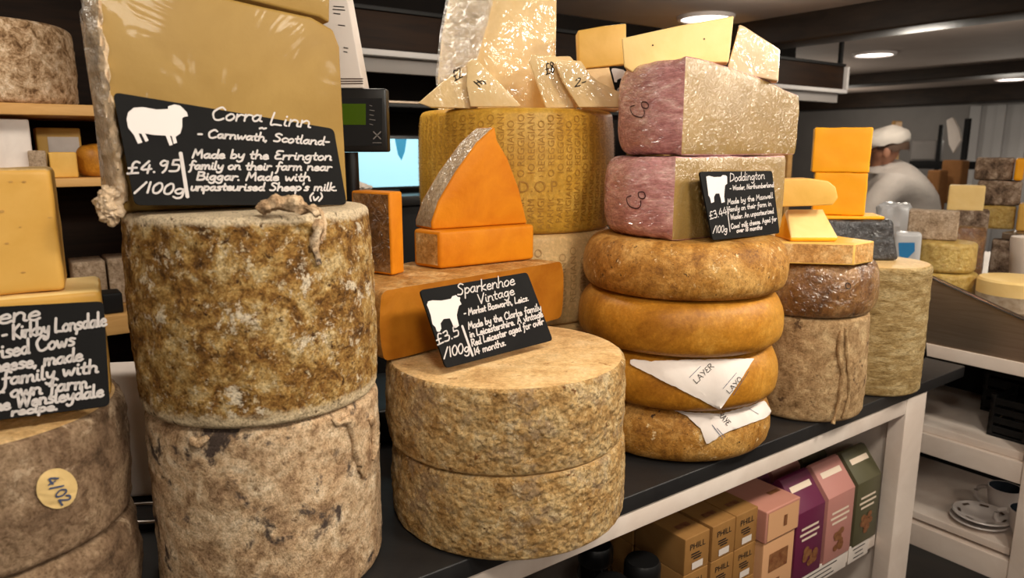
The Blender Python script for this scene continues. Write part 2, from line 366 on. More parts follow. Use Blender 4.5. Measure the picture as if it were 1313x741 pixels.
def prism_bm(pts, vec, bevel=.003, seg=3, sides=None, ends=(0, 0)):
    """outline pts pushed through vec; sides gives a material index per side"""
    bm = bmesh.new(); n = len(pts)
    A = [bm.verts.new(p) for p in pts]; B = [bm.verts.new(Vector(p)+vec) for p in pts]
    f = bm.faces.new(A); f.material_index = ends[0]; f = bm.faces.new(B[::-1]); f.material_index = ends[1]
    for i in range(n):
        f = bm.faces.new([A[i], B[i], B[(i+1) % n], A[(i+1) % n]])
        if sides: f.material_index = sides[i]
    bmesh.ops.recalc_face_normals(bm, faces=bm.faces)
    if bevel:
        bm.normal_update()
        ed = [e for e in bm.edges if len(e.link_faces) == 2 and e.calc_face_angle() > .45]
        bmesh.ops.bevel(bm, geom=ed, offset=bevel, segments=seg, affect='EDGES', profile=.5, clamp_overlap=True)
    return bm
def tube_bm(pts, rad, seg=10, closed=False):
    bm = bmesh.new(); rings = []; pts = [Vector(p) for p in pts]
    for i, p in enumerate(pts):
        d = ((pts[(i+1) % len(pts)] if (closed or i < len(pts)-1) else p) - (pts[i-1] if (closed or i > 0) else p)).normalized()
        a = d.orthogonal() if abs(d.z) > .9 else d.cross(Vector((0, 0, 1))); a.normalize(); b = d.cross(a)
        rr = rad[i] if isinstance(rad, (list, tuple)) else rad
        rings.append([bm.verts.new(p+(a*math.cos(2*math.pi*k/seg)+b*math.sin(2*math.pi*k/seg))*rr) for k in range(seg)])
    m = len(rings)
    for i in range(m if closed else m-1):
        for k in range(seg): bm.faces.new([rings[i][k], rings[i][(k+1) % seg], rings[(i+1) % m][(k+1) % seg], rings[(i+1) % m][k]])
    if not closed: bm.faces.new(rings[0][::-1]); bm.faces.new(rings[-1])
    bmesh.ops.recalc_face_normals(bm, faces=bm.faces); return bm
def catmull(p, k=5):
    p = [Vector(q) for q in p]
    if len(p) < 3: return p
    out = []
    for i in range(len(p)-1):
        a, b, c, d = p[max(i-1, 0)], p[i], p[i+1], p[min(i+2, len(p)-1)]
        for j in range(k):
            t = j/k
            out.append(.5*((2*b)+(c-a)*t+(2*a-5*b+4*c-d)*t*t+(3*b-a-3*c+d)*t**3))
    out.append(p[-1]); return out

# ------------------------------------------------------------------ handwriting: one pen stroke per line, x height 50, capitals 100
G = {
 'a': (48, '36,42 20,50 4,28 12,3 28,8 37,40|37,48 37,10 46,2'), 'b': (44, '5,100 5,2|5,32 22,50 38,28 24,2 5,8'),
 'c': (42, '36,42 20,50 4,26 16,1 37,8'), 'd': (48, '36,40 20,48 4,26 14,2 28,6 37,36|38,100 38,10 46,2'),
 'e': (42, '5,26 34,30 24,50 6,36 8,8 24,1 38,10'), 'f': (36, '36,90 24,100 15,80 14,-10 6,-36|2,48 32,50'),
 'g': (46, '36,42 20,50 4,28 14,4 28,10 37,40|37,48 36,-22 20,-38 4,-26'), 'h': (46, '5,100 5,0|5,28 20,50 34,38 36,4 44,1'),
 'i': (22, '8,48 8,10 18,2|8,72 9,75'), 'j': (22, '12,48 10,-24 -4,-34|12,72 13,75'), 'k': (42, '5,100 5,0|34,50 8,24 38,0'),
 'l': (22, '7,100 7,12 18,2'), 'm': (66, '5,50 5,0|5,30 18,50 28,36 28,0|28,30 42,50 54,36 54,6 62,1'),
 'n': (46, '5,50 5,0|5,30 20,50 35,38 36,6 44,1'), 'o': (44, '20,50 4,30 10,4 26,2 38,24 30,46 20,50'),
 'p': (44, '5,50 5,-40|5,34 22,50 38,28 24,2 5,10'), 'r': (36, '5,50 6,0|6,28 18,48 34,44'), 's': (38, '33,44 18,50 8,38 28,20 24,4 4,4'),
 't': (34, '15,82 14,12 28,2|2,50 30,52'), 'u': (46, '5,50 6,10 20,1 35,18|36,50 37,8 45,2'), 'v': (40, '4,50 18,2 36,50'),
 'w': (60, '4,50 14,2 28,38|28,38 40,2 54,50'), 'x': (40, '4,50 36,0|36,50 4,0'), 'y': (44, '5,50 10,18 26,14 37,46|38,50 32,-22 14,-38 4,-28'), 'z': (40, '4,50 34,50|34,50 4,2|4,2 36,2'),
 'A': (62, '4,0 30,100|30,100 54,0|14,36 46,36'), 'B': (56, '6,100 6,0|6,98 40,92 34,58 8,54|8,54 46,44 42,8 6,2'), 'C': (62, '54,82 34,100 6,62 14,10 36,0 56,14'),
 'D': (60, '6,100 6,0|6,98 46,78 48,26 6,2'), 'E': (52, '46,94 18,96 10,70 30,54|30,54 8,40 12,6 46,6'), 'K': (54, '6,100 6,0|44,96 8,48 48,0'),
 'L': (52, '8,100 6,8 22,8 48,4'), 'M': (70, '5,0 12,98|12,98 32,34|32,34 52,98|52,98 62,0'), 'N': (60, '6,0 6,100|6,100 46,0|46,0 46,100'),
 'R': (56, '6,100 6,0|6,98 42,88 34,52 8,48|18,48 48,0'), 'S': (56, '48,88 26,100 10,78 42,40 34,6 6,8'), 'V': (58, '4,100 26,2|26,2 52,100'), 'W': (80, '4,100 18,2|18,2 38,80|38,80 56,2|56,2 74,100'),
 'Y': (54, '4,100 26,52|48,100 20,0'), 'O': (60, '30,100 6,60 16,8 36,2 52,44 44,90 30,100'),
 '0': (46, '22,96 5,62 10,8 28,2 40,44 34,88 22,96'), '1': (24, '10,98 11,0'), '2': (48, '6,78 24,98 38,74 6,2|6,2 42,2'), '3': (46, '6,90 30,96 32,62 14,54|14,54 40,44 30,4 4,8'),
 '4': (50, '30,98 4,34 44,34|34,66 32,0'), '5': (46, '40,96 12,96|12,96 10,58|10,58 36,52 34,8 4,6'), '8': (46, '34,84 18,98 8,76 36,34 22,2 6,26 36,74 34,84'), '9': (46, '36,74 20,56 6,76 20,98 36,84|36,90 34,30 22,0'),
 '£': (52, '44,88 28,98 18,74 18,10 4,2|4,2 46,4|4,46 36,48'), '/': (44, '4,-6 38,100'), '-': (36, '4,34 28,36'), '.': (20, '7,2 9,4'), ',': (20, '9,4 4,-14'), "'": (18, '9,100 5,78'),
 '(': (26, '20,104 6,50 18,-8'), ')': (26, '6,104 20,50 6,-8'), ' ': (32, ''), '~': (50, '4,40 18,56 30,36 44,52')}
def pen(bm, pts, w):
    """a flat pen line with rounded ends; pts are (point, normal)"""
    n = len(pts); L = []; Rr = []
    for i in range(n):
        p, nm = pts[i]; d = pts[min(i+1, n-1)][0]-pts[max(i-1, 0)][0]
        if d.length < 1e-9: d = Vector((1e-4, 0, 0))
        s = d.cross(nm).normalized()*w/2; L.append(bm.verts.new(p+s)); Rr.append(bm.verts.new(p-s))
    for i in range(n-1): bm.faces.new([L[i], L[i+1], Rr[i+1], Rr[i]])
    for e, sg in ((0, -1), (n-1, 1)):
        p, nm = pts[e]; d = (pts[min(e+1, n-1)][0]-pts[max(e-1, 0)][0]).normalized()*sg; s = d.cross(nm).normalized()
        cs = [bm.verts.new(p+(s*math.cos(a)+d*math.sin(a))*w/2) for a in [math.pi*k/6 for k in range(7)]]
        bm.faces.new(cs)
def write(bm, text, a, b, size, place, w, slant=.12, jit=2.5, cursive=True):
    """text along the photo baseline a to b; place turns a photo point into (point, normal) on its surface"""
    tot = sum(G[c][0] for c in text); ax = Vector((b[0]-a[0], b[1]-a[1])); k = ax.length/tot; dx = ax.normalized(); up = Vector((dx.y, -dx.x))
    x = 0; sy = size/100
    for c in text:
        adv, st = G[c]; oy = random.uniform(-jit, jit)
        for s_ in st.split('|'):
            if not s_: continue
            q = [tuple(map(float, v.split(','))) for v in s_.split()]
            q = catmull([Vector((u+random.uniform(-jit, jit)*.5, v+oy, 0)) for u, v in q], 5) if len(q) > 2 else [Vector((u, v+oy, 0)) for u, v in q]
            pts = [place(*(Vector(a)+dx*((x+p.x+slant*p.y)*k)+up*(p.y*sy))) for p in q]
            pen(bm, pts, w)
        x += adv
def flat_shape(bm, pts, place):
    f = bm.faces.new([bm.verts.new(place(*p)[0]) for p in pts]); bmesh.ops.triangulate(bm, faces=[f])
class Board:
    """slate sign: four world corners TL, TR, BR, BL and a thickness"""
    def __init__(s, name, TL, TR, BR, BL, label, th=.003, rad=.035, cat='sign', group=None):
        s.P = TL; s.N = (TR-TL).cross(BL-TL).normalized()
        if s.N.dot(E0-TL) < 0: s.N = -s.N
        BR = BR-s.N*(BR-TL).dot(s.N); pts = []
        cs = [BL, BR, TR, TL]; ln = min((TR-TL).length, (BL-TL).length)*rad*1.6
        for i in range(4):
            p, q, r_ = cs[i-1], cs[i], cs[(i+1) % 4]; d1 = (p-q).normalized()*ln; d2 = (r_-q).normalized()*ln
            for k in range(5):
                t = k/4; pts.append((q+d1)*(1-t)**2+q*2*t*(1-t)+(q+d2)*t*t)
        bm = prism_bm(pts, -s.N*th, 0); s.o = obj(name, bm, 'slate', smooth=0); props(s.o, label, cat, group)
    def place(s, px, py): return at_plane(px, py, s.P+s.N*.0006, s.N), s.N
def grow_curve_text(text, size, font_align='CENTER'):
    cu = bpy.data.curves.new('tmp', 'FONT'); cu.body = text; cu.size = size; cu.align_x = font_align; cu.align_y = 'CENTER'; cu.resolution_u = 2
    o = bpy.data.objects.new('tmp', cu); col.objects.link(o); dg = bpy.context.evaluated_depsgraph_get(); dg.update()
    me = bpy.data.meshes.new_from_object(o.evaluated_get(dg)); bm = bmesh.new(); bm.from_mesh(me)
    bpy.data.objects.remove(o); bpy.data.curves.remove(cu); bpy.data.meshes.remove(me); return bm
def printed(text, size, c, right, up, out=None, off=.0006):
    """printed text as flat mesh centred on c"""
    bm = out or bmesh.new(); n = right.cross(up).normalized(); b = grow_curve_text(text, size)
    for v in b.verts: v.co = c+right.normalized()*v.co.x+up.normalized()*v.co.y+n*off
    return add_bm(bm, b)
def patch_quad(bm, c, right, up, w, h, off=.0006):
    n = right.cross(up).normalized(); r = right.normalized()*w/2; u = up.normalized()*h/2
    return bm.faces.new([bm.verts.new(c+n*off+a*r+b*u) for a, b in ((-1, -1), (1, -1), (1, 1), (-1, 1))])

# ================================================================== the room
def struct(name, bm, m, smooth=35): o = obj(name, bm, m, smooth=smooth); o['kind'] = 'structure'; return o
ZF = -EYE; ZC = .60; ZW = -.58                          # floor, ceiling, worktop (rel)
struct('floor', cbox_bm(-3, 9.6, -4, 5, ZF-.05, ZF), 'floor')
struct('ceiling', cbox_bm(-3, 9.6, -3.2, 5, ZC, ZC+.05), 'ceiling')
struct('wall_back', cbox_bm(-3, 3.45, 1.86, 1.96, ZF, ZC), 'back_paint')
struct('wall_left', cbox_bm(-3.1, -3, -1, 1.96, ZF, ZC), 'back_paint')
struct('wall_far', cbox_bm(3.35, 9.6, 4.9, 5.0, ZF, ZC), 'back_paint')
struct('wall_return', cbox_bm(3.35, 3.45, 1.96, 5, ZF, ZC), 'back_paint')
struct('wall_right', cbox_bm(7.6, 7.7, -4, 5, ZF, ZC), 'grey_paint')
for i, (s0, s1, zb) in enumerate(((2.48, 2.68, .48), (5.30, 5.60, .515), (7.2, 7.6, .44))):
    struct('trim_%d' % (i+1), cbox_bm(s0, s1, -3.2, 4.9, zb, ZC+.01, .012, 2), 'beam_wood')
dp = cbox_bm(7.57, 7.6, 1.2, 2.54, ZF, .42)
for t0, t1 in ((2.44, 2.54), (2.22, 2.30), (2.02, 2.07), (1.70, 1.78), (1.45, 1.50)): add_bm(dp, cbox_bm(7.53, 7.57, t0, t1, ZF, .42))
struct('trim_4', dp, 'light_paint')

def ceiling_light(px, py, label, power, aim):
    p = at_z(px, py, ZC-.004); e = empty('ceiling_light', Vector((p.x, p.y, ZC+EYE)), label, 'light', 'ceiling downlights')
    z = Vector((p.x, p.y, ZC+EYE-.016)); R = .12
    obj('trim_ring', lathe_bm(z, [(R*.92, .006, 0), (R*.94, 0, 0), (R*1.06, 0, 0), (R*1.1, .016, 0)], 48), 'white_paint', e)
    obj('lens', lathe_bm(z+Vector((0, 0, .004)), [(0, 0, 0), (R*.5, .001, 0), (R*.93, .004, 0), (R*.93, .010, 0), (0, .010, 0)], 48), 'lens', e)
    l = bpy.data.lights.new('lamp', 'SPOT'); l.energy = power; l.spot_size = math.radians(130); l.spot_blend = .7; l.shadow_soft_size = .06; l.color = (1, .915, .785)
    lo = bpy.data.objects.new('lamp', l); col.objects.link(lo); lo.parent = e; lo.location = (0, 0, -.04)
ceiling_light(905, 22, 'round downlight just above the long yellow wedge on the red-rinded cheese', 18, None)
ceiling_light(1121, 69, 'bright round downlight between the two nearest ceiling beams', 22, None)
ceiling_light(1297, 101, 'smaller far downlight at the right edge beyond the second beam', 22, None)

# ------------------------------------------------------------------ worktop and the white counter under it
wt = obj('worktop', cbox_bm(-2.2, 1.52, 0, .78, ZW-.031, ZW, .003), 'worktop')
props(wt, 'long dark slate worktop carrying the stacks of cheese', 'worktop')
ce = empty('counter_unit', CT(0, .02, ZF), 'white painted counter with open shelf under the dark worktop', 'counter')
zt = ZW-.0315
obj('fascia', cbox_bm(-2.2, 1.215, .004, .044, zt-.040, zt), 'white_wood', ce)
obj('stile', cbox_bm(1.2155, 1.318, .003, .045, ZF, zt), 'white_wood', ce)
obj('end_panel', cbox_bm(1.235, 1.262, .046, .70, ZF, zt), 'white_wood', ce)
obj('back_panel', cbox_bm(-2.2, 1.234, .66, .68, ZF, zt), 'inner_wood', ce)
sh = obj('shelf_board', cbox_bm(-2.2, 1.214, .045, .655, -1.03, -.992), 'white_wood', ce)
obj('plinth', cbox_bm(-2.2, 1.214, .06, .08, ZF, -1.35), 'white_wood', ce)
obj('partition', cbox_bm(.02, .045, .05, .655, -.9915, zt), 'black_soft', ce)
def shelf_label(s0, s1, label, text):
    bm = cbox_bm(s0, s1, .0425, .0445, -1.036, -.988, .0005)
    o = obj('shelf_label', bm, 'card_white'); props(o, label, 'label', 'shelf edge labels')
    b = bmesh.new()
    for k, w in enumerate((.6, .4, .5)):
        patch_quad(b, CT((s0+s1)/2, .0423, -1.002-.012*k), UX, Vector((0, 0, 1)), (s1-s0)*w, .003)
    obj('print', b, 'ink', o)
shelf_label(1.08, 1.175, 'white card label on the shelf edge under the olive box', 1)
shelf_label(.84, 1.07, 'long white label strip on the shelf edge under the rose and plum boxes', 0)

# ------------------------------------------------------------------ the steel display counter across the end
de = empty('display_counter', CT(1.55, 0, ZF), 'white framed display counter with brown steel side panel and open shelves', 'counter')
pl = [CT(1.55, t, z) for t, z in ((.80, -.575), (.80, -.31), (.30, -.31), (.157, -.348), (-.11, -.434), (-.45, -.545), (-.45, -.575))]
obj('side_panel', prism_bm(pl, UX*.012, .002), 'steel', de)
cap_ = [CT(1.545, t, z) for t, z in ((.80, -.306), (.30, -.306), (.157, -.344), (-.11, -.430), (-.45, -.541))]
obj('panel_lip', tube_bm(catmull(cap_, 2), .005, 8), 'chrome', de)
obj('tray', cbox_bm(1.563, 3.0, -.45, .8, -.575, -.45), 'steel', de)
for z0, z1, nm in ((-.583, -.546, 'rail'), (-.872, -.812, 'rail'), (-1.165, -1.096, 'rail')):
    obj(nm, cbox_bm(1.545, 1.58, -.156, .80, z0, z1-.0005), 'white_wood', de)
for t in (-.235, .80): obj('post', cbox_bm(1.54, 1.60, t, t+.078, ZF, -.5755), 'white_wood', de)
for t in (-.235, .80): obj('post', cbox_bm(2.90, 2.96, t, t+.078, ZF, -.5755), 'white_wood', de)
for z in (-.79, -1.065):
    obj('shelf', cbox_bm(1.56, 1.984, -.150, .795, z-.022, z), 'white_wood', de)
obj('shade_board', cbox_bm(1.985, 2.0, -.15, .79, -1.3, -.58), 'black_soft', de)  # black board added to stand in for the shade deep inside the shelves

# cup, saucers and crates on its shelves
def mug(c, label):
    m = obj('mug', lathe_bm(c, [(0, 0, 0), (.026, 0, 0), (.030, .004, 0), (.040, .035, 0), (.045, .082, 0), (.042, .082, 0), (.037, .035, 1), (.026, .008, 1), (0, .006, 1)], 40), ['china', 'mug_in'])
    props(m, label, 'mug')
    d = (-UX*.2+NX*.9).normalized()
    obj('handle', tube_bm([c+Vector((0, 0, .042))+d*(.046+.026*math.sin(a))+Vector((0, 0, -.026*math.cos(a))) for a in [math.pi*k/10 for k in range(11)]], .006, 8), 'china', m)
zs = -1.064
p = CT(1.63, -.07, zs)
def saucer(c, k, label):
    o = obj('saucer', lathe_bm(c, [(0, 0, 0), (.035, 0, 0), (.040, .003, 0), (.075, .014, 0), (.073, .017, 0), (.038, .007, 0), (0, .006, 0)], 48), 'china'); props(o, label, 'saucer', 'saucers on the low shelf'); return o
SP = CT(1.64, -.04, zs)
saucer(SP, 0, 'white saucer at the bottom of the pair beside the mug')
s2 = saucer(SP+Vector((.004, -.003, .0165)), 1, 'patterned white saucer on top of the pair beside the mug')
b = bmesh.new()
for k in range(7):
    a = 2*math.pi*k/7; patch_quad(b, SP+Vector((.004+.056*math.cos(a), -.003+.056*math.sin(a), .0315)), Vector((-math.sin(a), math.cos(a), 0)), Vector((math.cos(a), math.sin(a), .3)), .022, .008)
obj('painted_border', b, 'page_edge', s2)
mug(CT(1.76, -.055, zs), 'white mug with dark inside on the low shelf of the display counter')
mug(CT(1.655, -.150, zs), 'white cup at the edge of the low shelf, half hidden by the post')
def crate(s, t, z, w, d, h, label):
    e = empty('crate', CT(s, t, z), label, 'crate', 'black crates on the upper shelf')
    bm = cbox_bm(s-w/2, s+w/2, t-d/2, t+d/2, z, z+.008)
    for a in range(4):
        zz = z+.012+a*(h-.012)/4; hh = (h-.012)/4-.008
        for q in (cbox_bm(s-w/2, s-w/2+.006, t-d/2, t+d/2, zz, zz+hh), cbox_bm(s+w/2-.006, s+w/2, t-d/2, t+d/2, zz, zz+hh), cbox_bm(s-w/2, s+w/2, t-d/2, t-d/2+.006, zz, zz+hh), cbox_bm(s-w/2, s+w/2, t+d/2-.006, t+d/2, zz, zz+hh)): add_bm(bm, q)
    obj('basket', bm, 'black_soft', e)
    for x in (-1, 1):
        for y in (-1, 1): obj('corner_post', cbox_bm(s+x*(w/2-.007)-.007, s+x*(w/2-.007)+.007, t+y*(d/2-.007)-.007, t+y*(d/2-.007)+.007, z, z+h), 'black', e)
crate(1.70, -.085, -.789, .16, .10, .12, 'black slatted crate at the front of the upper shelf by the post')
crate(1.90, -.02, -.789, .16, .16, .15, 'larger black crate further back on the upper shelf')

# ------------------------------------------------------------------ back of the shop: shelving, soffit, screen
we = empty('wall_shelving', CT(-.8, 1.4, ZF), 'dark wall shelving with pale pine boards at the left', 'shelving')
for z1, th in ((.111, .028), (-.076, .022), (-.45, .055)):
    obj('shelf_board', cbox_bm(-1.8, -.02, 1.4, 1.82, z1-th, z1), 'pine', we)
obj('back_panel', cbox_bm(-1.8, 0, 1.822, 1.85, ZF, .55), 'dark_wood', we)
for s in (-1.83, -.02): obj('side_panel', cbox_bm(s, s+.028, 1.41, 1.82, ZF, .55), 'dark_wood', we)
se = empty('hanging_soffit', CT(1.6, 1.4, .29), 'dark wooden soffit panel with a white metal rail along its foot', 'panel')
obj('panel', cbox_bm(.15, 3.22, 1.41, 1.44, .312, .43), 'dark_wood', se)
obj('top_rail', cbox_bm(.15, 3.22, 1.40, 1.45, .431, .445), 'black_soft', se)
obj('rail', cbox_bm(.15, 3.235, 1.39, 1.43, .292, .311), 'light_paint', se)
obj('rail', cbox_bm(3.222, 3.24, 1.39, 1.45, .312, .43), 'light_paint', se)
obj('under_panel', cbox_bm(.15, 3.22, 1.435, 1.46, .245, .2915), 'grey_paint', se)
for s in (.3, 3.19): obj('hanger', cbox_bm(s, s+.02, 1.415, 1.435, .4455, ZC), 'black_soft', se)
bc = empty('back_counter', CT(1.5, 1.4, ZF), 'black back counter along the dark wall behind the cheeses', 'counter')
obj('cabinet', cbox_bm(.05, 1.77, 1.30, 1.84, ZF, -.182), 'black_soft', bc); obj('top', cbox_bm(.04, 1.78, 1.28, 1.85, -.1815, -.15), 'black', bc)
ws = empty('wall_shelf', CT(.9, 1.5, .14), 'black wall shelf with a thin metal edge above the lit screen', 'shelf')
obj('board', cbox_bm(.1, 1.9, 1.42, 1.85, .135, .155), 'black', ws); obj('edge_strip', cbox_bm(.1, 1.9, 1.412, 1.4195, .147, .156), 'steel', ws)
me_ = empty('screen', CT(.51, 1.45, -.15), 'lit cyan screen in a black frame behind the orange wedges', 'screen')
obj('housing', cbox_bm(.35, .66, 1.452, 1.48, -.137, .045, .004), 'black', me_)
obj('display', cbox_bm(.365, .645, 1.449, 1.4515, -.128, .032, .0005), 'screen', me_)
b = bmesh.new(); b.faces.new([b.verts.new(CT(s, 1.4485, z)) for s, z in ((.555, .032), (.60, .032), (.592, -.01), (.578, -.04), (.565, -.02))]); obj('screen_mark', b, 'screen_dark', me_)
obj('foot', cbox_bm(.45, .56, 1.43, 1.52, -.1495, -.1375), 'black', me_)

# crumpled bags behind the middle stack
def bag(c, r, h, label, m='clear_tub'):
    bm = bmesh.new(); bmesh.ops.create_icosphere(bm, subdivisions=5, radius=1)
    for v in bm.verts:
        d = v.co.copy(); k = 1+.28*noise.noise(d*2.3+c*9)+.16*abs(noise.noise(d*5+c*5))
        v.co = c+Vector((d.x*r*k, d.y*r*k*.8, max(0, (d.z*.5+.5)*h*k)))
    o = obj('plastic_bag', bm, m, smooth=25); props(o, label, 'bag'); return o
bag(CT(.34, 1.36, -.15), .07, .045, 'crumpled white plastic bag in front of the lit screen', 'card_white')
pb = CT(.35, .62, ZW)

# cheeses on the left shelves
def on_shelf(px0, py0, px1, py1, t, z, d, label, name, cat, mats, group=None, r=.005, yaw=YU):
    a = at_t(px0, py1, t); b_ = at_t(px1, py1, t); tp = at_t((px0+px1)/2, py0, t)
    w = (b_-a).length; c = (a+b_)/2+NX*(d/2); c.z = z+EYE
    bm = box_bm(c, w, d, tp.z-c.z, yaw, r, 5); o = obj(name, bm, mats); props(o, label, cat, group); return o
bm = lathe_bm(CT(-.548, 1.608, .112), drum_prof(.200, .205, .02, .004, 20, 0), 96); roughen(bm, .004, 30, 3, flat=True)
props(obj('round_cheese', bm, 'rind_shelf'), 'large speckled cheese on the top pine shelf at the left edge', 'cheese')
o = on_shelf(-60, 152, 46, 228, 1.45, -.0755, .12, 'white paper wrapped parcel on the middle pine shelf at the left edge', 'paper_parcel', 'parcel', 'paper')
o = on_shelf(53, 164, 110, 232, 1.62, -.0755, .10, 'upright film wrapped block with a white label on the middle pine shelf', 'cheese_block', 'cheese', 'paste_gold')
b = bmesh.new(); c = at_t(82, 186, 1.6185); patch_quad(b, c, UX, Vector((0, 0, 1)), .075, .045); obj('paper_label', b, 'paper', o)
on_shelf(66, 195, 102, 231, 1.44, -.0755, .06, 'small yellow block in front of the film wrapped block, middle pine shelf', 'cheese_block', 'cheese', 'paste_gold')
on_shelf(40, 193, 63, 231, 1.43, -.0755, .05, 'small pinkish white block beside the paper parcel on the pine shelf', 'cheese_block', 'cheese', 'rind_block')
bm = lathe_bm(CT(-.325, 1.50, -.0755), round_prof(.055, .085, .03), 48)
props(obj('round_cheese', bm, 'rind_ochre'), 'small round amber cheese at the right end of the middle pine shelf', 'cheese')
on_shelf(100, 335, 142, 404, 1.55, -.4495, .12, 'grey white block in the dark behind the upright yellow cheese', 'cheese_block', 'cheese', 'rind_block')
on_shelf(145, 330, 185, 404, 1.56, -.4495, .12, 'second grey white block, close against the big golden truckle', 'cheese_block', 'cheese', 'rind_block')
on_shelf(134, 376, 160, 408, 1.42, -.4495, .08, 'small dark box on the lowest pine board beside the golden truckle', 'box', 'box', 'black_soft')

# ================================================================== ray placement of marks on finished cheeses
from mathutils.bvhtree import BVHTree
def surface(objs):
    """a function that finds the point and normal where a sight line meets the given objects"""
    bpy.context.view_layer.update(); vs_, fs = [], []
    for o in objs:
        n = len(vs_); vs_ += [o.matrix_world @ v.co for v in o.data.vertices]; fs += [tuple(n+i for i in p.vertices) for p in o.data.polygons]
    T = BVHTree.FromPolygons(vs_, fs); last = [None]
    def f(px, py, off=.0008):
        r = ray(px, py).normalized(); h, n, _, d = T.ray_cast(E0, r)
        if h is None:
            if last[0]: h = E0+r*last[0][1]; n = last[0][0]
            else: h = E0+r; n = -r
        if n.dot(r) > 0: n = -n
        last[0] = (n, (h-E0).length); return h+n*off, n
    return f
def decal(name, poly, sf, m, parent=None, off=.0012, step=7, th=0):
    bm = bmesh.new(); f = bm.faces.new([bm.verts.new((x, y, 0)) for x, y in poly]); bmesh.ops.triangulate(bm, faces=[f])
    for _ in range(7):
        e = [e for e in bm.edges if e.calc_length() > step]
        if not e: break
        bmesh.ops.subdivide_edges(bm, edges=e, cuts=1); bmesh.ops.triangulate(bm, faces=bm.faces[:])
    for v in sorted(bm.verts, key=lambda v: v.co.x): v.co = sf(v.co.x, v.co.y, off)[0]
    if th:
        for _ in range(2): bmesh.ops.smooth_vert(bm, verts=bm.verts, factor=.4, use_axis_x=True, use_axis_y=True, use_axis_z=True)
        bm.normal_update(); g = bmesh.ops.extrude_face_region(bm, geom=bm.faces[:])
        nv = [x for x in g['geom'] if isinstance(x, bmesh.types.BMVert)]
        for v in nv:
            d = (E0-v.co).normalized(); v.co += d*th
    return obj(name, bm, m, parent, smooth=50)
def wheel(c, prof, mats, label, seg=120, amp=.002, freq=40, seed=0, low=.003, name='round_cheese', cat='cheese', group=None, lowf=8):
    bm = lathe_bm(c, prof, seg); roughen(bm, amp, freq, seed, low, lowf, True)
    return props(obj(name, bm, mats, smooth=60), label, cat, group)
def G3(x, y, z): return Vector((x, y, z+EYE))

# ================================================================== left: two big clothbound truckles
c1 = G3(-.341, .948, ZW+.001)
lowt = wheel(c1, drum_prof(.151, .254, .012, .001, 60), ['rind_grey', 'rind_grey'], 'tall pale grey mottled truckle standing under the golden truckle', 200, .0018, 45, 1, .0022, name='cheese_truckle')
c2 = G3(-.341, .942, -.3245)
upt = wheel(c2, drum_prof(.151, .250, .010, .0035, 60, 0), ['rind_gold', 'rind_gold'], 'golden brown mottled truckle carrying the sheep sign', 200, .0022, 50, 2, .0022, name='cheese_truckle')
sf = surface([upt])
def fold(pts, r, parent, sfn, m, seed, name='cloth_fold'):
    P = [sfn(x, y, .002)[0] for x, y in pts]; P = catmull(P, 6)
    bm = tube_bm(P, [r*(.6+.5*math.sin(math.pi*min(1, (i+1)/len(P)))) for i in range(len(P))], 10); roughen(bm, .004, 60, seed)
    return obj(name, bm, m, parent)
fold([(402, 268), (406, 290), (402, 315), (408, 338)], .0055, upt, sf, 'rind_grey', 5)
fold([(409, 272), (415, 292), (411, 312)], .004, upt, sf, 'rind_grey', 7)
# lump of cloth gathered on the rim
P = catmull([at_Y(x, y, Y) for x, y, Y in ((328, 270, .80), (340, 264, .802), (352, 260, .805), (368, 261, .806), (384, 266, .804), (400, 271, .80), (407, 277, .796))], 8)
bm = tube_bm(P, [.003+.006*math.sin(math.pi*k/(len(P)-1))**.7 for k in range(len(P))], 14); roughen(bm, .006, 55, 4); obj('cloth_lump', bm, 'rind_grey', upt)
sl = surface([lowt])
fold([(425, 536), (432, 542), (446, 540), (452, 560), (458, 590), (466, 610)], .005, lowt, sl, 'rind_grey', 6)
fold([(247, 560), (256, 568), (266, 560)], .004, lowt, sl, 'rind_grey', 8)
fold([(474, 535), (478, 560), (476, 590)], .005, lowt, sl, 'rind_grey', 9)

# the halved wrapped cheese standing on it
A = at_Y(152, 264, .836); B = at_Y(446, 256, 1.0); NA = norm_ab(A, B)
def onA(px, py, back=0): return at_plane(px, py, A-NA*back, NA)
zt1 = -.0765
pts = [onA(x, y) for x, y in ((437, 84), (436, 60), (428, 38), (400, 22), (340, 9), (285, -4), (200, -14), (118, -14), (128, 60), (140, 140))]
b0 = A.copy(); b0.z = zt1+EYE+.004; b1 = B.copy(); b1.z = zt1+EYE+.004
pts = [b0, b1]+pts
bm = prism_bm(pts, -NA*.15, .004, 3, sides=[1]+[1]*11)
rd = part_of(bm, 1); half = props(obj('halved_cheese', bm, 'paste_corra'), 'big halved cheese with buff cut face in clear film behind the sheep sign', 'cheese')
obj('rind', rd, 'rind_wrap', half)
mat_cr = NT('crinkled film edge'); mat_cr.b.inputs['Base Color'].default_value = lin((214, 186, 152)); mat_cr.b.inputs['Roughness'].default_value = .35
wrap_coat(mat_cr, 1, 110, 1, .02); M['crinkle'] = mat_cr.m
bm = bmesh.new(); ed = catmull([Vector((x, y, 0)) for x, y in ((128, -14), (133, 30), (139, 80), (147, 140), (156, 200), (165, 258))], 16); g = []
for e in ed:
    row = []
    for q in range(11):
        u = q/10; p = onA(e.x-26*(1-u)**1.3, e.y, .034*(1-u)**2-.003)
        p += NA*(.010*math.sin(u*math.pi)+.0075*noise.fractal(Vector((u*5, e.y*.055, 3)), .9, 2, 4))+Vector((.004*noise.noise(Vector((u*3, e.y*.04, 9))), 0, 0))
        row.append(bm.verts.new(p))
    g.append(row)
for a_ in range(len(g)-1):
    for q in range(10): bm.faces.new([g[a_][q], g[a_+1][q], g[a_+1][q+1], g[a_][q+1]])
obj('film_edge', bm, 'crinkle', half, smooth=60)
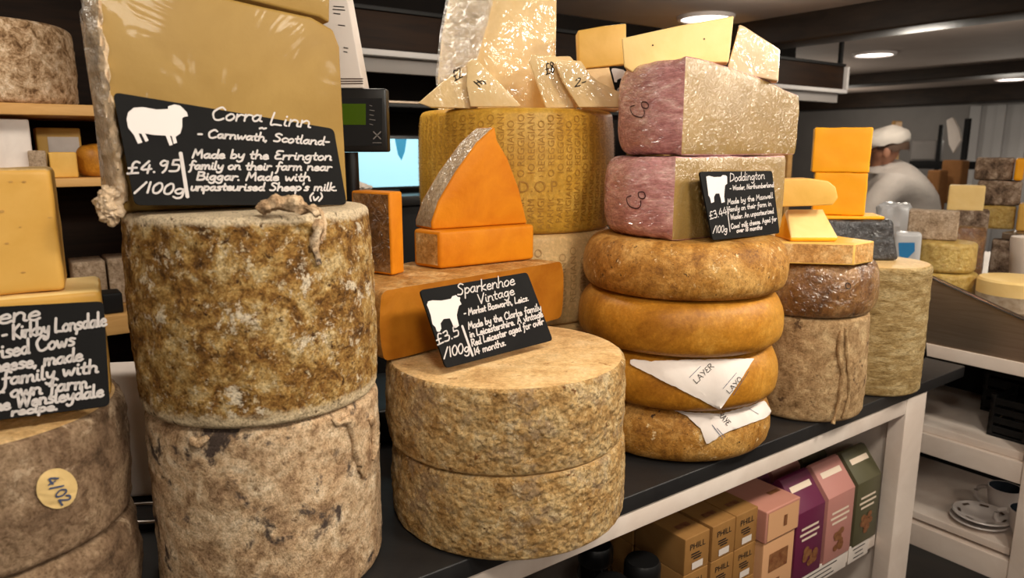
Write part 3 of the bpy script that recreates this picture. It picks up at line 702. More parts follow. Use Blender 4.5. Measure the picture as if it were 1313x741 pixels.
bm = bmesh.new(); bmesh.ops.create_icosphere(bm, subdivisions=5, radius=1); q = at_Y(141, 262, .815)
for v in bm.verts: v.co = q+Vector((v.co.x*.0125, v.co.y*.012, v.co.z*.022))
roughen(bm, .010, 70, 9); obj('film_knot', bm, 'film_white' if 'film_white' in M else 'crinkle', half)
pts = [onA(x, y, .02) for x, y in ((250, -60), (424, -60), (423, 30), (410, 22), (340, 5), (285, -8), (250, -14))]
props(obj('cheese_block', prism_bm(pts, -NA*.11, .004), 'paste_corra'), 'smaller buff piece lying on top of the halved wrapped cheese', 'cheese')

# sheep sign
sg = Board('slate_sign', at_Y(145, 118, .818), at_Y(428, 165, .968), at_Y(446, 262, .953), at_Y(173, 263, .802),
           'largest slate sign, white sheep, leaning on the big halved cheese', group=None)
def photo_of(ox, oy, k): return lambda x, y: (ox+x*k, oy+y*k)
def letter(board, f, k, lines, w):
    bm = bmesh.new()
    for text, a, b_, size in lines: write(bm, text, f(*a), f(*b_), size*k*.86, board.place, w)
    obj('handwriting', bm, 'chalk', board.o, smooth=0)
def silhouette(board, f, pts, name):
    bm = bmesh.new(); flat_shape(bm, [f(*p) for p in pts], board.place); obj(name, bm, 'white_paint', board.o, smooth=0)
def rule(board, f, a, b_, w):
    bm = bmesh.new(); pen(bm, [board.place(*f(*a)), board.place(*f(*b_))], w); obj('price_rule', bm, 'chalk', board.o, smooth=0)
f1 = photo_of(135, 110, .2437)
letter(sg, f1, .2437, [('Corra', (555, 178), (825, 188), 78), ('Linn', (862, 205), (1080, 220), 78), ('- Carnwath, Scotland-', (482, 268), (1180, 312), 50),
    ('Made by the Errington', (455, 378), (1190, 392), 52), ('family on their farm near', (440, 438), (1190, 446), 50), ('Biggar. Made with', (478, 495), (1078, 500), 50),
    ("unpasteurised Sheep's milk.", (448, 550), (1222, 552), 48), ('(v)', (1068, 602), (1140, 604), 44), ('~', (805, 235), (845, 236), 30),
    ('£4.95', (112, 462), (392, 452), 74), ('/100g', (150, 560), (418, 572), 66)], .0022)
silhouette(sg, f1, [(112, 175), (120, 140), (150, 115), (200, 112), (270, 125), (330, 122), (330, 108), (365, 98), (395, 105), (430, 140), (435, 160), (415, 163), (405, 170), (405, 215), (395, 250), (370, 268),
    (378, 300), (360, 305), (350, 265), (340, 262), (355, 310), (338, 315), (318, 262), (250, 258), (210, 250), (228, 288), (212, 295), (190, 252), (175, 250), (195, 298), (172, 305), (150, 258), (120, 220)], 'sheep_silhouette')
rule(sg, f1, (397, 356), (432, 582), .0042)

# things behind it: scale with display, carton, white bag, tray
wse = empty('weighing_scale', G3(-.30, 1.44, ZW), 'black weighing scale with green lit display on a pole behind the sheep sign', 'scale')
p0 = at_Y(432, 113, 1.42); p1 = at_Y(497, 195, 1.42); cx = (p0.x+p1.x)/2-.03; wdt = p1.x-p0.x+.06
hd = obj('display_head', box_bm(Vector((cx, 1.44, p1.z)), wdt, .035, p0.z-p1.z, 0, .004, 3), 'black', wse)
for nm, x0, y0, x1, y1, m in (('lcd', 425, 133, 469, 160, 'lcd'), ('bezel', 420, 126, 490, 187, 'black_soft')):
    b = bmesh.new(); o_ = .0009 if nm == 'bezel' else .0016
    b.faces.new([b.verts.new(at_Y(x, y, 1.4225-o_)) for x, y in ((x0, y0), (x1, y0), (x1, y1), (x0, y1))]); obj(nm, b, m, hd)
b = bmesh.new()
for a_, c_ in (((479, 169), (488, 178)), ((488, 169), (479, 178))): pen(b, [(at_Y(*a_, 1.4201), Vector((0, -1, 0))), (at_Y(*c_, 1.4201), Vector((0, -1, 0)))], .0022)
for k in range(5):
    pen(b, [(at_Y(474, 135+k*6, 1.4201), Vector((0, -1, 0))), (at_Y(474+(3, 6, 5, 7, 4)[k], 136+k*6, 1.4201), Vector((0, -1, 0)))], .0012)
pen(b, [(at_Y(478, 183, 1.4201), Vector((0, -1, 0))), (at_Y(489, 183, 1.4201), Vector((0, -1, 0)))], .0012)
obj('key_print', b, 'grey_chalk', hd)
obj('pole', tube_bm([(cx, 1.445, ZW+EYE+.07), (cx, 1.445, p1.z-.0005)], .014, 16), 'black', wse)
obj('base', box_bm(G3(cx, 1.46, ZW+.0005), .30, .26, .07, .3, .012, 5), 'black', wse)
obj('platter', box_bm(G3(cx-.06, 1.43, ZW+.071), .14, .2, .008, .3, .003, 3), 'chrome', wse)
qz = p0.z+.0006
bt = [at_Y(405, 111, 1.425), at_Y(466, 111, 1.425)]
bt[0].z = bt[1].z = qz
pc = [bt[0], bt[1], at_Y(440, -30, 1.425), at_Y(370, -30, 1.425)]
cb = obj('white_carton', prism_bm(pc, Vector((0, .06, 0)), .002), 'card_white'); props(cb, 'white printed carton leaning above the green scale display', 'box')
b = bmesh.new()
for k, (x, y, w_) in enumerate(((428, 8, 13), (427, 12, 15), (428, 17, 8), (434, 32, 8), (441, 61, 5), (441, 66, 4))):
    pen(b, [(at_Y(x, y, 1.4242), Vector((0, -1, 0))), (at_Y(x+w_, y+1, 1.4242), Vector((0, -1, 0)))], .0018)
obj('print', b, 'ink', cb)
b = bmesh.new()
for k in range(3): pen(b, [(at_Y(425, 101+k*3.2, 1.4242), Vector((0, -1, 0))), (at_Y(465, 101+k*3.0, 1.4242), Vector((0, -1, 0)))], .0022)
obj('folded_edge', b, 'page_edge', cb)
bgo = obj('paper_bag', box_bm(G3(-.665, 1.15, ZW+.001), .16, .07, .222, .15, .01, 8), 'paper'); props(bgo, 'white paper bag in the gap between the grey and the brown truckles', 'bag')
te = empty('metal_tray', G3(-.575, 1.02, ZW), 'dark metal tray with bright rim in the gap beside the grey truckle', 'tray')
obj('pan', box_bm(G3(-.575, 1.045, ZW+.001), .14, .06, .012, .2, .003, 3), 'black', te)
obj('rim', tube_bm([G3(-.575+.07*math.cos(a)*1.0, 1.045+.03*math.sin(a), ZW+.0155) for a in [2*math.pi*k/32 for k in range(32)]], .003, 8, True), 'chrome', te)

# ================================================================== bottom left: brown truckle, yellow slabs, sign
c3 = G3(-.638, .80, ZW+.001)
wheel(c3, drum_prof(.160, .132, .02, .003, 24), ['rind_dark', 'rind_dark'], 'grey brown wheel at the bottom left, lower of its pair', 120, .003, 40, 11, .004)
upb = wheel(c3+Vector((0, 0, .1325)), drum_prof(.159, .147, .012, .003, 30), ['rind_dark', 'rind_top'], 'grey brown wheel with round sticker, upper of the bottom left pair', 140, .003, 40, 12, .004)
su = surface([upb])
st_ = decal('sticker', [(71.5+26*math.cos(a), 626+26*math.sin(a)) for a in [2*math.pi*k/40 for k in range(40)]], su, 'rind_top', upb, .0022, 5)
st_.data.materials.clear(); M['sticker'] = mat('cream round sticker', (214, 182, 122), .55); st_.data.materials.append(M['sticker'])
ss = surface([st_, upb]); b = bmesh.new(); write(b, '4/02', (58, 616), (80, 648), 15, lambda x, y: ss(x, y, .0012), .0019, 0); obj('pen_mark', b, 'blue_ink', st_)
zb = -.2995
Bp = Vector((-.492, .842, 0)); Ap = Bp-Vector((.868, .497, 0))*.25; Dn = Vector((-.497, .868, 0))
def foot(A_, B_, d, z0, z1, bevel=.004, sides=None, ends=(0, 0)):
    p = [Vector((A_.x, A_.y, z0+EYE)), Vector((B_.x, B_.y, z0+EYE)), Vector((B_.x, B_.y, z0+EYE))+d, Vector((A_.x, A_.y, z0+EYE))+d]
    return prism_bm(p, Vector((0, 0, z1-z0)), bevel, 3, sides, ends)
bm = rbox_bm([Vector((p.x, p.y, z+EYE)) for z in (zb, -.166) for p in (Ap, Bp, Bp+Dn*.12, Ap+Dn*.12)], .008, 12, (0, 0, 0, 0, 0, 1)); roughen(bm, .0012, 30, 5)
props(obj('cheese_slab', bm, ['paste_yellow', 'paste_pale']), 'yellow slab lying behind the bottom left sign under the upright block', 'cheese')
Bp2 = Vector((-.528, .832, 0)); Ap2 = Bp2-Vector((.868, .497, 0))*.2
bm = rbox_bm([Vector((p.x, p.y, z+EYE)) for z in (-.165, -.022) for p in (Ap2, Bp2, Bp2+Dn*.09, Ap2+Dn*.09)], .007, 14, (0, 0, 0, 0, 0, 1)); roughen(bm, .0012, 30, 6)
ub = props(obj('cheese_block', bm, ['paste_yellow', 'rind_hard_pale']), 'upright yellow block with small holes above the bottom left sign', 'cheese')
sb = surface([ub]); b = bmesh.new()
for x, y, w_, h_ in ((14, 233, 3, 1.2), (31, 233, 3, 1.3), (2, 271, 4, 1.8), (9, 312, 3, 1.2), (30, 349, 3.4, 1), (64, 279, 3, .9), (26, 291, 2, .8)):
    b.faces.new([b.verts.new(sb(x+w_*math.cos(a), y+h_*math.sin(a), .0009)[0]) for a in [2*math.pi*k/10 for k in range(10)]])
obj('holes', b, 'rind_edge', ub)['kind'] = 'stuff'
r4 = .98
sg4 = Board('slate_sign', at_Y(-75, 397, .745), at_Y(133, 386, .822), at_Y(141, 521, .775), at_Y(-70, 547, .695), 'slate sign without a visible animal, cut off by the left edge')
f4 = photo_of(0, 360, .2564)
letter(sg4, f4, .2564, [('ene', (-10, 218), (205, 192), 100), ('t - Kirkby Lonsdale', (-40, 305), (535, 222), 82), ("rised Cows'", (-30, 392), (395, 318), 84),
    ('cheese, made', (-75, 462), (415, 398), 76), ('family with', (10, 522), (492, 455), 76), ('r own farm.', (-20, 592), (462, 532), 76), ('the Wensleydale', (-60, 655), (520, 575), 72), ('recipe.', (55, 675), (292, 642), 46)], .0028)

# ================================================================== middle: two farm wheels, orange cheese, sign
c5 = G3(-.01, 1.118, ZW+.001)
fl = wheel(c5+Vector((.004, -.002, 0)), drum_prof(.188, .129, .008, .003, 40), ['rind_farm', 'rind_top'], 'rough buff wheel on the worktop, lower of the two under the orange cheese', 180, .0022, 55, 21, .003)
fu = wheel(c5+Vector((0, 0, .1298)), drum_prof(.190, .128, .007, .003, 40), ['rind_farm', 'rind_top'], 'rough buff wheel with smooth top carrying the Vintage sign', 180, .0022, 55, 22, .003)
ZB = -.3205
# half wheel lying flat, cut face to the front
def sector(c, R, h, a0, a1, label, name, rindm, pastem, seg=60, bulge=.004, re=.012, group=None, amp=.0012, film_=False):
    bm = lathe_bm(c, drum_prof(R, h, re, bulge, 12, 0), seg, a0, a1)
    for f in bm.faces:
        if f.material_index == 9: f.material_index = 1
    bmesh.ops.triangulate(bm, faces=[f for f in bm.faces if f.material_index == 1]); roughen(bm, amp, 40, R*50)
    pm = part_of(bm, 1); o = props(obj(name, pm, pastem), label, 'cheese', group); obj('rind', bm, rindm, o); return o
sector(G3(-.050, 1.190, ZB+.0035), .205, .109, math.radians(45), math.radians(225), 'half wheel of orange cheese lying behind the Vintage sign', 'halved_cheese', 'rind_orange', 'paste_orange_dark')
ZH = -.2065
fp = [(-.176, 1.276), (-.125, 1.234), (.042, 1.350), (-.005, 1.452), (-.12, 1.445)]
bm = prism_bm([G3(x, y, ZH) for x, y in fp], Vector((0, 0, .066)), .006, 3, sides=[1, 0, 0, 1, 1]); rd = part_of(bm, 1)
o = props(obj('cheese_wedge', bm, 'paste_orange'), 'flat orange wedge lying on the half wheel under the tall orange wedge', 'cheese'); obj('rind', rd, 'rind_orange', o)
ZI = ZH+.0665
a_ = at_z(562, 299, ZI); a_ = Vector((-.140, 1.256, ZI+EYE)); b_ = Vector((.030, 1.366, ZI+EYE)); NW = norm_ab(a_, b_)
oW = [at_plane(x, y, a_, NW) for x, y in ((666, 242), (651, 202), (638, 180), (635, 162), (612, 183), (584, 222), (563, 258), (554, 285))]
oW = [b_, ]+oW+[a_]
bm = prism_bm(oW, Vector((-.036, .046, 0)), .004, 3, sides=[0, 0, 0, 0, 1, 1, 1, 1, 1, 1]); rd = part_of(bm, 1)
o = props(obj('cheese_wedge', bm, 'paste_orange'), 'tall curved orange wedge standing in front of the lettered wheel', 'cheese'); obj('rind', rd, 'rind_wrap', o)
bm = prism_bm([G3(x, y, ZH) for x, y in ((-.198, 1.170), (-.182, 1.200), (-.255, 1.258), (-.272, 1.220))], Vector((0, 0, .137)), .004, 3, sides=[0, 1, 1, 1]); rd = part_of(bm, 1)
o = props(obj('cheese_wedge', bm, 'paste_orange'), 'narrow upright wedge with brown rind beside the golden truckle', 'cheese'); obj('rind', rd, 'rind_brown', o)
sg2 = Board('slate_sign', at_Y(538, 372, 1.02), at_Y(676, 349, 1.168), at_Y(707, 437, 1.134), at_Y(572, 472, .982), 'slate sign with white cow leaning on the orange half wheel')
f2 = photo_of(530, 340, .1889)
letter(sg2, f2, .1889, [('Sparkenhoe', (298, 205), (692, 132), 88), ('Vintage', (440, 265), (690, 197), 76), ('- Market Bosworth, Leics.', (345, 345), (785, 240), 50),
    ('Made by the Clarke family', (375, 435), (870, 303), 54), ('in Leicestershire. A vintage', (385, 493), (882, 348), 54), ('Red Leicester aged for over', (398, 550), (888, 398), 54), ('14 months.', (415, 608), (632, 540), 52),
    ('£3.5', (162, 545), (318, 475), 82), ('/100g', (205, 630), (385, 585), 78)], .0021)
silhouette(sg2, f2, [(92, 270), (100, 245), (130, 238), (190, 240), (255, 228), (265, 210), (290, 203), (300, 215), (318, 218), (315, 240), (327, 265), (310, 275), (303, 300), (295, 340), (300, 370), (310, 410), (290, 425), (275, 425), (262, 390),
    (248, 360), (205, 365), (185, 395), (190, 430), (178, 452), (160, 450), (150, 420), (130, 400), (118, 340), (105, 300)], 'cow_silhouette')
rule(sg2, f2, (333, 415), (402, 612), .004)

# ================================================================== the lettered hard wheels
cp = Vector((.010, 1.714, 0)); RP = .222; BU = .006
def barrel(z0, z1, mats, label): return wheel(G3(cp.x, cp.y, z0), drum_prof(RP, z1-z0, .014, BU, 20, 0), mats, label, 120, .0006, 20, z0*10, .002)
barrel(ZW+.001, -.379, ['rind_hard_pale']*2, 'straw coloured wheel at the bottom behind the orange half wheel')
pw = barrel(-.3785, -.1785, ['rind_hard_pale']*2, 'straw coloured lettered wheel under the big tan one')
tw = barrel(-.178, .082, ['rind_hard']*2, 'big tan wheel with lettered rind under the pale wrapped wedges')
def wheel_text(parent, z0, z1, text, a0, a1, step, size, m, extra=None):
    bm = bmesh.new(); h = z1-z0; n = 0
    a = a0; k = 0
    while a < a1:
        b = grow_curve_text(text, size)
        for v in b.verts:
            v.co = Vector((v.co.y, v.co.x+(k % 3-1)*.012, v.co.z))
        if extra: bmesh.ops.delete(b, geom=[v for v in b.verts if abs(v.co.y+.03) < .02 and extra[0] < a+v.co.x/RP < extra[1]], context='VERTS')
        for v in list(b.verts):
            zz = max(-h/2+.012, min(h/2-.012, v.co.y)); u = (zz+h/2-.014)/(h-.028); r = RP+BU*(1-(2*u-1)**2)+.0022; aa = a-v.co.x/r
            v.co = Vector((cp.x+r*math.cos(aa), cp.y+r*math.sin(aa), z0+EYE+h/2+zz))
        add_bm(bm, b); a += step; k += 1
    if extra:
        b = grow_curve_text('D.O.P.', .034)
        for v in b.verts:
            zz = v.co.y-.03; u = (zz+h/2-.014)/(h-.028); r = RP+BU*(1-(2*u-1)**2)+.0022; aa = (extra[0]+extra[1])/2+v.co.x/r
            v.co = Vector((cp.x+r*math.cos(aa), cp.y+r*math.sin(aa), z0+EYE+h/2+zz))
        add_bm(bm, b)
    o = obj('pin_lettering', bm, m, parent, smooth=0)
M['stamp'] = mat('stamped rind lettering', (172, 126, 44), .6); M['stamp_pale'] = mat('faint stamped lettering', (186, 150, 96), .6)
wheel_text(tw, -.178, .082, 'PARMIGIANO REGGIANO', math.radians(188), math.radians(352), .092, .0205, 'stamp', (math.radians(268), math.radians(296)))
wheel_text(pw, -.3785, -.1785, 'REGGIANO', math.radians(268), math.radians(318), .12, .024, 'stamp_pale')

# wrapped pale wedges on top of it
ZP = .0835+EYE
def upright(name, px, Y, thick, label, m, bevel=.003, group=None, lean=0, zb=None, back=0):
    """outline px standing in the plane Y; points under the support are brought down to it"""
    P = [at_Y(x, y, Y) for x, y in px]; lo = ZP if zb is None else zb
    mn = min(p.z for p in P)
    for p in P:
        if p.z < mn+.006: p.z = lo
    bm = prism_bm(P, Vector((back, thick, 0)), bevel); return props(obj(name, bm, m), label, 'cheese', group)
WG = 'film wrapped wedges on the lettered wheel'
bigw = upright('cheese_slab', [(562, 147), (561, 100), (566, 45), (580, -25), (714, -25), (713, 60), (711, 147)], 1.72, .09, 'tall pale slab in clear film standing on the lettered wheel', 'paste_hard_wrap', .006)
P = [at_Y(x, y, 1.716) for x, y in ((590, 148), (563, 148), (559, 100), (564, 45), (578, -30), (640, -30), (625, 30), (608, 90))]
bm = prism_bm(P, Vector((0, .0025, 0)), 0); bmesh.ops.triangulate(bm, faces=bm.faces[:])
for _ in range(5): bmesh.ops.subdivide_edges(bm, edges=[e for e in bm.edges if e.calc_length() > .012], cuts=1); bmesh.ops.triangulate(bm, faces=bm.faces[:])
for v in bm.verts: v.co.y -= .004+.008*abs(noise.noise(Vector((v.co.x*60, 0, v.co.z*14))))
obj('loose_film', bm, 'film_big', bigw)
w1 = upright('cheese_wedge', [(536, 132), (552, 146), (612, 139.5), (611, 96), (603, 80), (566, 106)], 1.52, .032, 'pale triangular wedge jutting out at the left over the lettered wheel', 'paste_hard_wrap', .002, WG)
w2 = upright('cheese_wedge', [(603, 139.5), (598, 110), (599, 80), (606, 75), (614, 79), (640, 106), (668, 135), (664, 139.5)], 1.505, .014, 'shiny wrapped triangular wedge second from the left on the lettered wheel', 'paste_hard_wrap', .002, WG)
w3 = upright('cheese_wedge', [(700, 139.5), (690, 110), (678, 78), (682, 70), (712, 71), (722, 85), (736, 139.5)], 1.55, .03, 'flat pale wedge leaning in the middle of the lettered wheel', 'paste_hard_wrap', .002, WG)
w4 = upright('cheese_wedge', [(742, 139.5), (722, 105), (712, 82), (716, 76), (745, 78), (757, 96), (768, 105), (799, 120), (796, 139.5)], 1.52, .024, 'glossy pale wedge lying at the right end of the lettered wheel', 'paste_hard_wrap', .002, WG)
upright('cheese_wedge', [(706, 144), (706, 73), (718, 72), (731, 72), (738, 80), (740, 144)], 1.64, .04, 'small pale corner of wedge peeping out behind the leaning wedge', 'paste_hard', .003, WG)
w5 = upright('cheese_block', [(748, 145), (750, 89), (786, 86), (795, 145)], 1.645, .07, 'pale block under the square golden block on the lettered wheel', 'paste_hard', .003)
zq = max((w5.matrix_world @ v.co).z for v in w5.data.vertices) if False else at_Y(768, 87, 1.645).z
upright('cheese_block', [(743, 89), (741, 39), (775, 33), (803, 30), (803, 82)], 1.65, .06, 'square golden block standing on the pale block behind the wedges', 'paste_gold', .003, zb=at_Y(750, 88.2, 1.645).z)
for w_, a, b2, t_, sz in ((w1, (583, 104), (594, 98), '£2', 13), (w2, (607, 104), (616, 112), '£', 9), (w3, (700, 96), (712, 92), '£8', 14), (w4, (736, 112), (752, 108), '2-', 10)):
    sx = surface([w_]); b = bmesh.new(); write(b, t_, a, b2, sz, lambda x, y: sx(x, y, .0009), .0022, .2); obj('pen_mark', b, 'ink', w_)
sg5 = Board('slate_sign', at_Y(781, 85, 1.60), at_Y(806, 84, 1.60), at_Y(822, 118, 1.575), at_Y(790, 120, 1.575), 'small slate sign with white cow peeping out behind the red-rinded cheese')
f5 = photo_of(670, 20, .1754)
silhouette(sg5, f5, [(650, 400), (655, 385), (680, 385), (735, 395), (760, 415), (775, 440), (760, 470), (762, 490), (742, 492), (735, 465), (715, 458), (692, 470), (690, 488), (672, 485), (665, 450)], 'cow_silhouette')
b = bmesh.new(); write(b, 'abc', f5(680, 555), f5(770, 560), 8, sg5.place, .002) if False else write(b, 'c.a', f5(690, 550), f5(765, 560), 9, sg5.place, .002); obj('handwriting', b, 'chalk', sg5.o, smooth=0)

# ================================================================== the four round wheels with the red-rinded halves
gx, gy, hg = .344, 1.43, .1035
gl = []
for i, (dx, dy, R, m, lab) in enumerate(((-.006, .004, .194, 'rind_ochre_rough', 'rough ochre round wheel at the foot of the stack of four, paper slip on it'), (-.003, -.002, .197, 'rind_ochre', 'smooth ochre wheel with hanging paper triangle, second from the bottom'),
                                       (-.004, 0, .203, 'rind_ochre', 'smooth ochre wheel without paper, second from the top of four'), (0, 0, .200, 'rind_ochre_rough', 'speckled ochre wheel on top of the stack of four'))):
    gl.append(wheel(G3(gx+dx, gy+dy, ZW+.001+hg*i), round_prof(R, hg-.0006, .042, 2.3, 36, 0, 1.35), m, lab, 140, .0012, 40, 30+i, .003, group='stack of four round wheels'))
def paper(poly, wheel_o, label, prints):
    sf_ = surface([wheel_o])
    o = decal('paper_slip', poly, sf_, 'paper', None, .0035, 8, .0006); props(o, label, 'paper', 'paper slips between the round wheels')
    sp = surface([o]); b = bmesh.new()
    for (a, c_, w_) in prints: pen(b, [(sp(a[0]+(c_[0]-a[0])*k/6, a[1]+(c_[1]-a[1])*k/6, .0011)) for k in range(7)], w_)
    obj('print', b, 'blue_ink', o); return o, sp
o1, sp1 = paper([(806, 460), (835, 463), (866, 468), (900, 471), (940, 467), (969, 460), (958, 478), (925, 526), (908, 508), (890, 489), (868, 476), (840, 470), (806, 467)], gl[1], 'white paper slip hanging as a triangle over the second wheel from the bottom',
      [((884, 484), (898, 470), .0009), ((940, 507), (960, 476), .0009), ((927, 498), (944, 478), .0009)])
for tx, qa, qb, z_ in (('LAYER', (893, 492), (916, 470), 7), ('LAYO', (935, 505), (952, 486), 6)):
    b = bmesh.new(); write(b, tx, qa, qb, z_, lambda x, y: sp1(x, y, .0012), .0011, 0); obj('lettering', b, 'ink', o1)
o2, sp2 = paper([(852, 524), (880, 528), (925, 530), (956, 521), (978, 512), (989, 527), (984, 536), (979, 524), (940, 552), (922, 561), (904, 571), (899, 560), (897, 550), (880, 535)], gl[0], 'white paper slip draped over the bottom wheel of the four',
      [((913, 545), (926, 562), .0012), ((919, 549), (929, 560), .001), ((960, 524), (972, 531), .001)])
b = bmesh.new(); write(b, 'RAYE', (921, 533), (932, 546), 7, lambda x, y: sp2(x, y, .0012), .0013, 0); obj('lettering', b, 'ink', o2)

def half_loaf(A, B, C, curve, z0, hA, hB, label, dz=0):
    """cut wheel: cut face A-B, back C, rounded rind curve from C round to A; height hA at A, hB at B"""
    ring = [(Vector((*A, 0)).lerp(Vector((*B, 0)), k/14), 0) for k in range(15)]
    ring += [(Vector((*B, 0)).lerp(Vector((*C, 0)), k/5), min(1, k/3)) for k in range(1, 5)]
    cc = catmull([Vector((*p, 0)) for p in [C]+curve+[A]], 6); ring += [(p, min(1, i/4, (len(cc)-1-i)/2.5)) for i, p in enumerate(cc[:-1])]
    cen = sum((p for p, _ in ring), Vector())/len(ring); bm = bmesh.new(); rows = 22; R_ = []
    ab = Vector((*B, 0))-Vector((*A, 0))
    for k in range(rows+1):
        a = -math.pi/2+math.pi*k/rows; f = .5+.5*math.copysign(abs(math.sin(a))**.62, math.sin(a)); ins = 1-abs(math.cos(a))**.62
        row = []
        for p, w in ring:
            q = max(0, min(1, (p-Vector((*A, 0))).dot(ab)/ab.length_squared)); h = hA+(hB-hA)*q**1.6
            d = (cen-p).normalized(); row.append(bm.verts.new(p+d*(ins*(.006+.036*w))+Vector((0, 0, z0+EYE+h*f))))
        R_.append(row)
    n = len(ring)
    for k in range(rows):
        for i in range(n):
            f = bm.faces.new([R_[k][i], R_[k][(i+1) % n], R_[k+1][(i+1) % n], R_[k+1][i]])
            f.material_index = 0 if i < 14 and 2 <= k < rows-2 else 1
    for rr in (R_[0][::-1], R_[-1]):
        c_ = bm.verts.new(sum((v.co for v in rr), Vector())/n)
        for i in range(n): bm.faces.new([rr[i], rr[(i+1) % n], c_]).material_index = 1
    bmesh.ops.recalc_face_normals(bm, faces=bm.faces); roughen(bm, .0016, 26, z0*30, .003, 9)
    rd = part_of(bm, 1); o = props(obj('halved_cheese', bm, 'paste_amber', smooth=50), label, 'cheese', 'red-rinded halves in film'); r_ = obj('rind', rd, 'rind_wine', o, smooth=50); return o, r_
zD = ZW+.001+hg*4+.0005
d1, r1 = half_loaf((.290, 1.292), (.556, 1.478), (.50, 1.62), [(.40, 1.66), (.29, 1.63), (.212, 1.55), (.186, 1.45), (.205, 1.37), (.24, 1.318)], zD, .150, .150, 'lower red-rinded halved cheese in film, behind the small cow sign')
zD2 = zD+.1525
d2, r2 = half_loaf((.302, 1.302), (.584, 1.504), (.535, 1.65), [(.43, 1.69), (.32, 1.66), (.245, 1.58), (.212, 1.47), (.226, 1.39), (.258, 1.33)], zD2, .170, .118, 'upper red-rinded halved cheese in film, carrying the yellow wedges')
for rr, pos in ((r2, ((823, 154), (834, 132))), (r1, ((817, 271), (830, 247)))):
    sx = surface([rr]); b = bmesh.new(); write(b, 'Co', pos[0], pos[1], 20, lambda x, y: sx(x, y, .0012), .0022, 0); obj('pen_mark', b, 'red_ink', rr)

sg3 = Board('slate_sign', at_Y(897, 220, 1.285), at_Y(990, 219, 1.443), at_Y(1000, 299, 1.415), at_Y(914, 308, 1.268), 'small slate sign with white cow leaning on the lower red-rinded cheese')
f3 = photo_of(890, 210, .1417)
letter(sg3, f3, .1417, [('Doddington', (322, 162), (640, 135), 88), ('- Wooler, Northumberland', (322, 240), (722, 208), 48),
    ('Made by the Maxwell', (302, 368), (715, 308), 56), ('family on their farm in', (308, 434), (700, 378), 52), ('Wooler. An unpasteurised', (330, 505), (722, 445), 52), ("Cows' milk cheese. Aged for", (335, 588), (748, 515), 50), ('over 18 months', (385, 622), (618, 590), 46),
    ('£3.44', (142, 505), (302, 455), 78), ('/100g', (168, 625), (302, 615), 72)], .0019)
silhouette(sg3, f3, [(112, 140), (110, 115), (135, 108), (180, 120), (240, 118), (260, 102), (285, 105), (298, 115), (300, 180), (280, 195), (275, 250), (272, 300), (278, 345), (248, 355), (240, 310), (228, 268), (195, 270), (180, 300), (182, 345), (155, 355), (145, 310), (130, 285), (120, 200)], 'cow_silhouette')
rule(sg3, f3, (298, 390), (325, 612), .0024)

# wedges on top of the upper half
st2 = surface([d2, r2])
def topz(px, Y):   # height of the upper half straight below a point
    T = None
    return None
zU = zD2+EYE+.170
pz = [at_Y(x, y, 1.41) for x, y in ((797, 49), (869, 33), (941, 20), (936, 66), (934, 80), (880, 80), (838, 83), (818, 97), (800, 86))]
bm = prism_bm(pz, Vector((.012, .05, 0)), .003, 3, sides=[1]*9); rd = part_of(bm, 1)
o = props(obj('cheese_wedge', bm, 'paste_pale'), 'long pale yellow wedge lying on top of the upper red-rinded cheese', 'cheese'); obj('rind', rd, 'paste_gold', o)
sx = surface([o]); b = bmesh.new()
for x, y in ((837, 58), (903, 50)): b.faces.new([b.verts.new(sx(x+1.1*math.cos(a), y+1.1*math.sin(a), .0008)[0]) for a in [2*math.pi*k/8 for k in range(8)]])
obj('holes', b, 'ink', o)['kind'] = 'stuff'
pz = [at_Y(x, y, 1.43) for x, y in ((931, 92), (940, 60), (948, 31), (955, 34), (1000, 63), (998, 104), (960, 97))]
M['paste_film'] = mat('straw paste under white film', (226, 190, 148), .4, (236, 206, 170), 9, .5, .1, 40, coat=1, cscale=14)
bm = prism_bm(pz, Vector((.02, .06, 0)), .003, 3, sides=[1, 1, 1, 1, 1, 1, 1]); rd = part_of(bm, 1)
o = props(obj('cheese_wedge', bm, 'paste_film'), 'film wrapped wedge standing at the right on the upper red-rinded cheese', 'cheese'); obj('rind', rd, 'paste_gold', o)

# ================================================================== right end of the worktop
c7 = G3(.668, 1.585, ZW+.001)
dr = wheel(c7, drum_prof(.130, .229, .010, .002, 50), ['rind_tall', 'rind_tall'], 'fawn cloth-bound drum with a seam, under the brown wrapped cheese', 150, .0016, 50, 41, .003, name='cheese_truckle')
sx = surface([dr])
def seam(pts, r, par, m, seed): return fold(pts, r, par, sx, m, seed, 'cloth_seam')
seam([(1078, 424), (1074, 450), (1079, 480), (1076, 510), (1068, 542)], .0055, dr, 'rind_tall', 3)
seam([(1084, 420), (1086, 460), (1088, 500), (1080, 535)], .004, dr, 'rind_tall', 4)
bw = wheel(G3(.664, 1.58, -.3495), round_prof(.140, .117, .03, 3.0, 30, 0), 'rind_brown', 'brown glossy cheese in film lying on the seamed drum', 140, .0018, 30, 42, .004)
sx2 = surface([bw]); b = bmesh.new(); write(b, 'o', (1087, 372), (1093, 366), 15, lambda x, y: sx2(x, y, .0012), .0018, 0); obj('pen_mark', b, 'ink', bw)
zS = -.232
fpS = [(.505, 1.50), (.545, 1.462), (.690, 1.432), (.752, 1.478), (.70, 1.60), (.54, 1.62)]
bm = prism_bm([G3(x, y, zS) for x, y in fpS], Vector((.004, .01, .043)), .003, 3, sides=[1]*6); rd = part_of(bm, 1)
o = props(obj('cheese_slab', bm, 'paste_gold'), 'thin brown-rinded slab with pointed end on the wrapped brown cheese', 'cheese'); obj('rind', rd, 'rind_tall' if False else 'rind_brownslab' if 'rind_brownslab' in M else 'rind_orange', o)
zE = zS+.0435+EYE
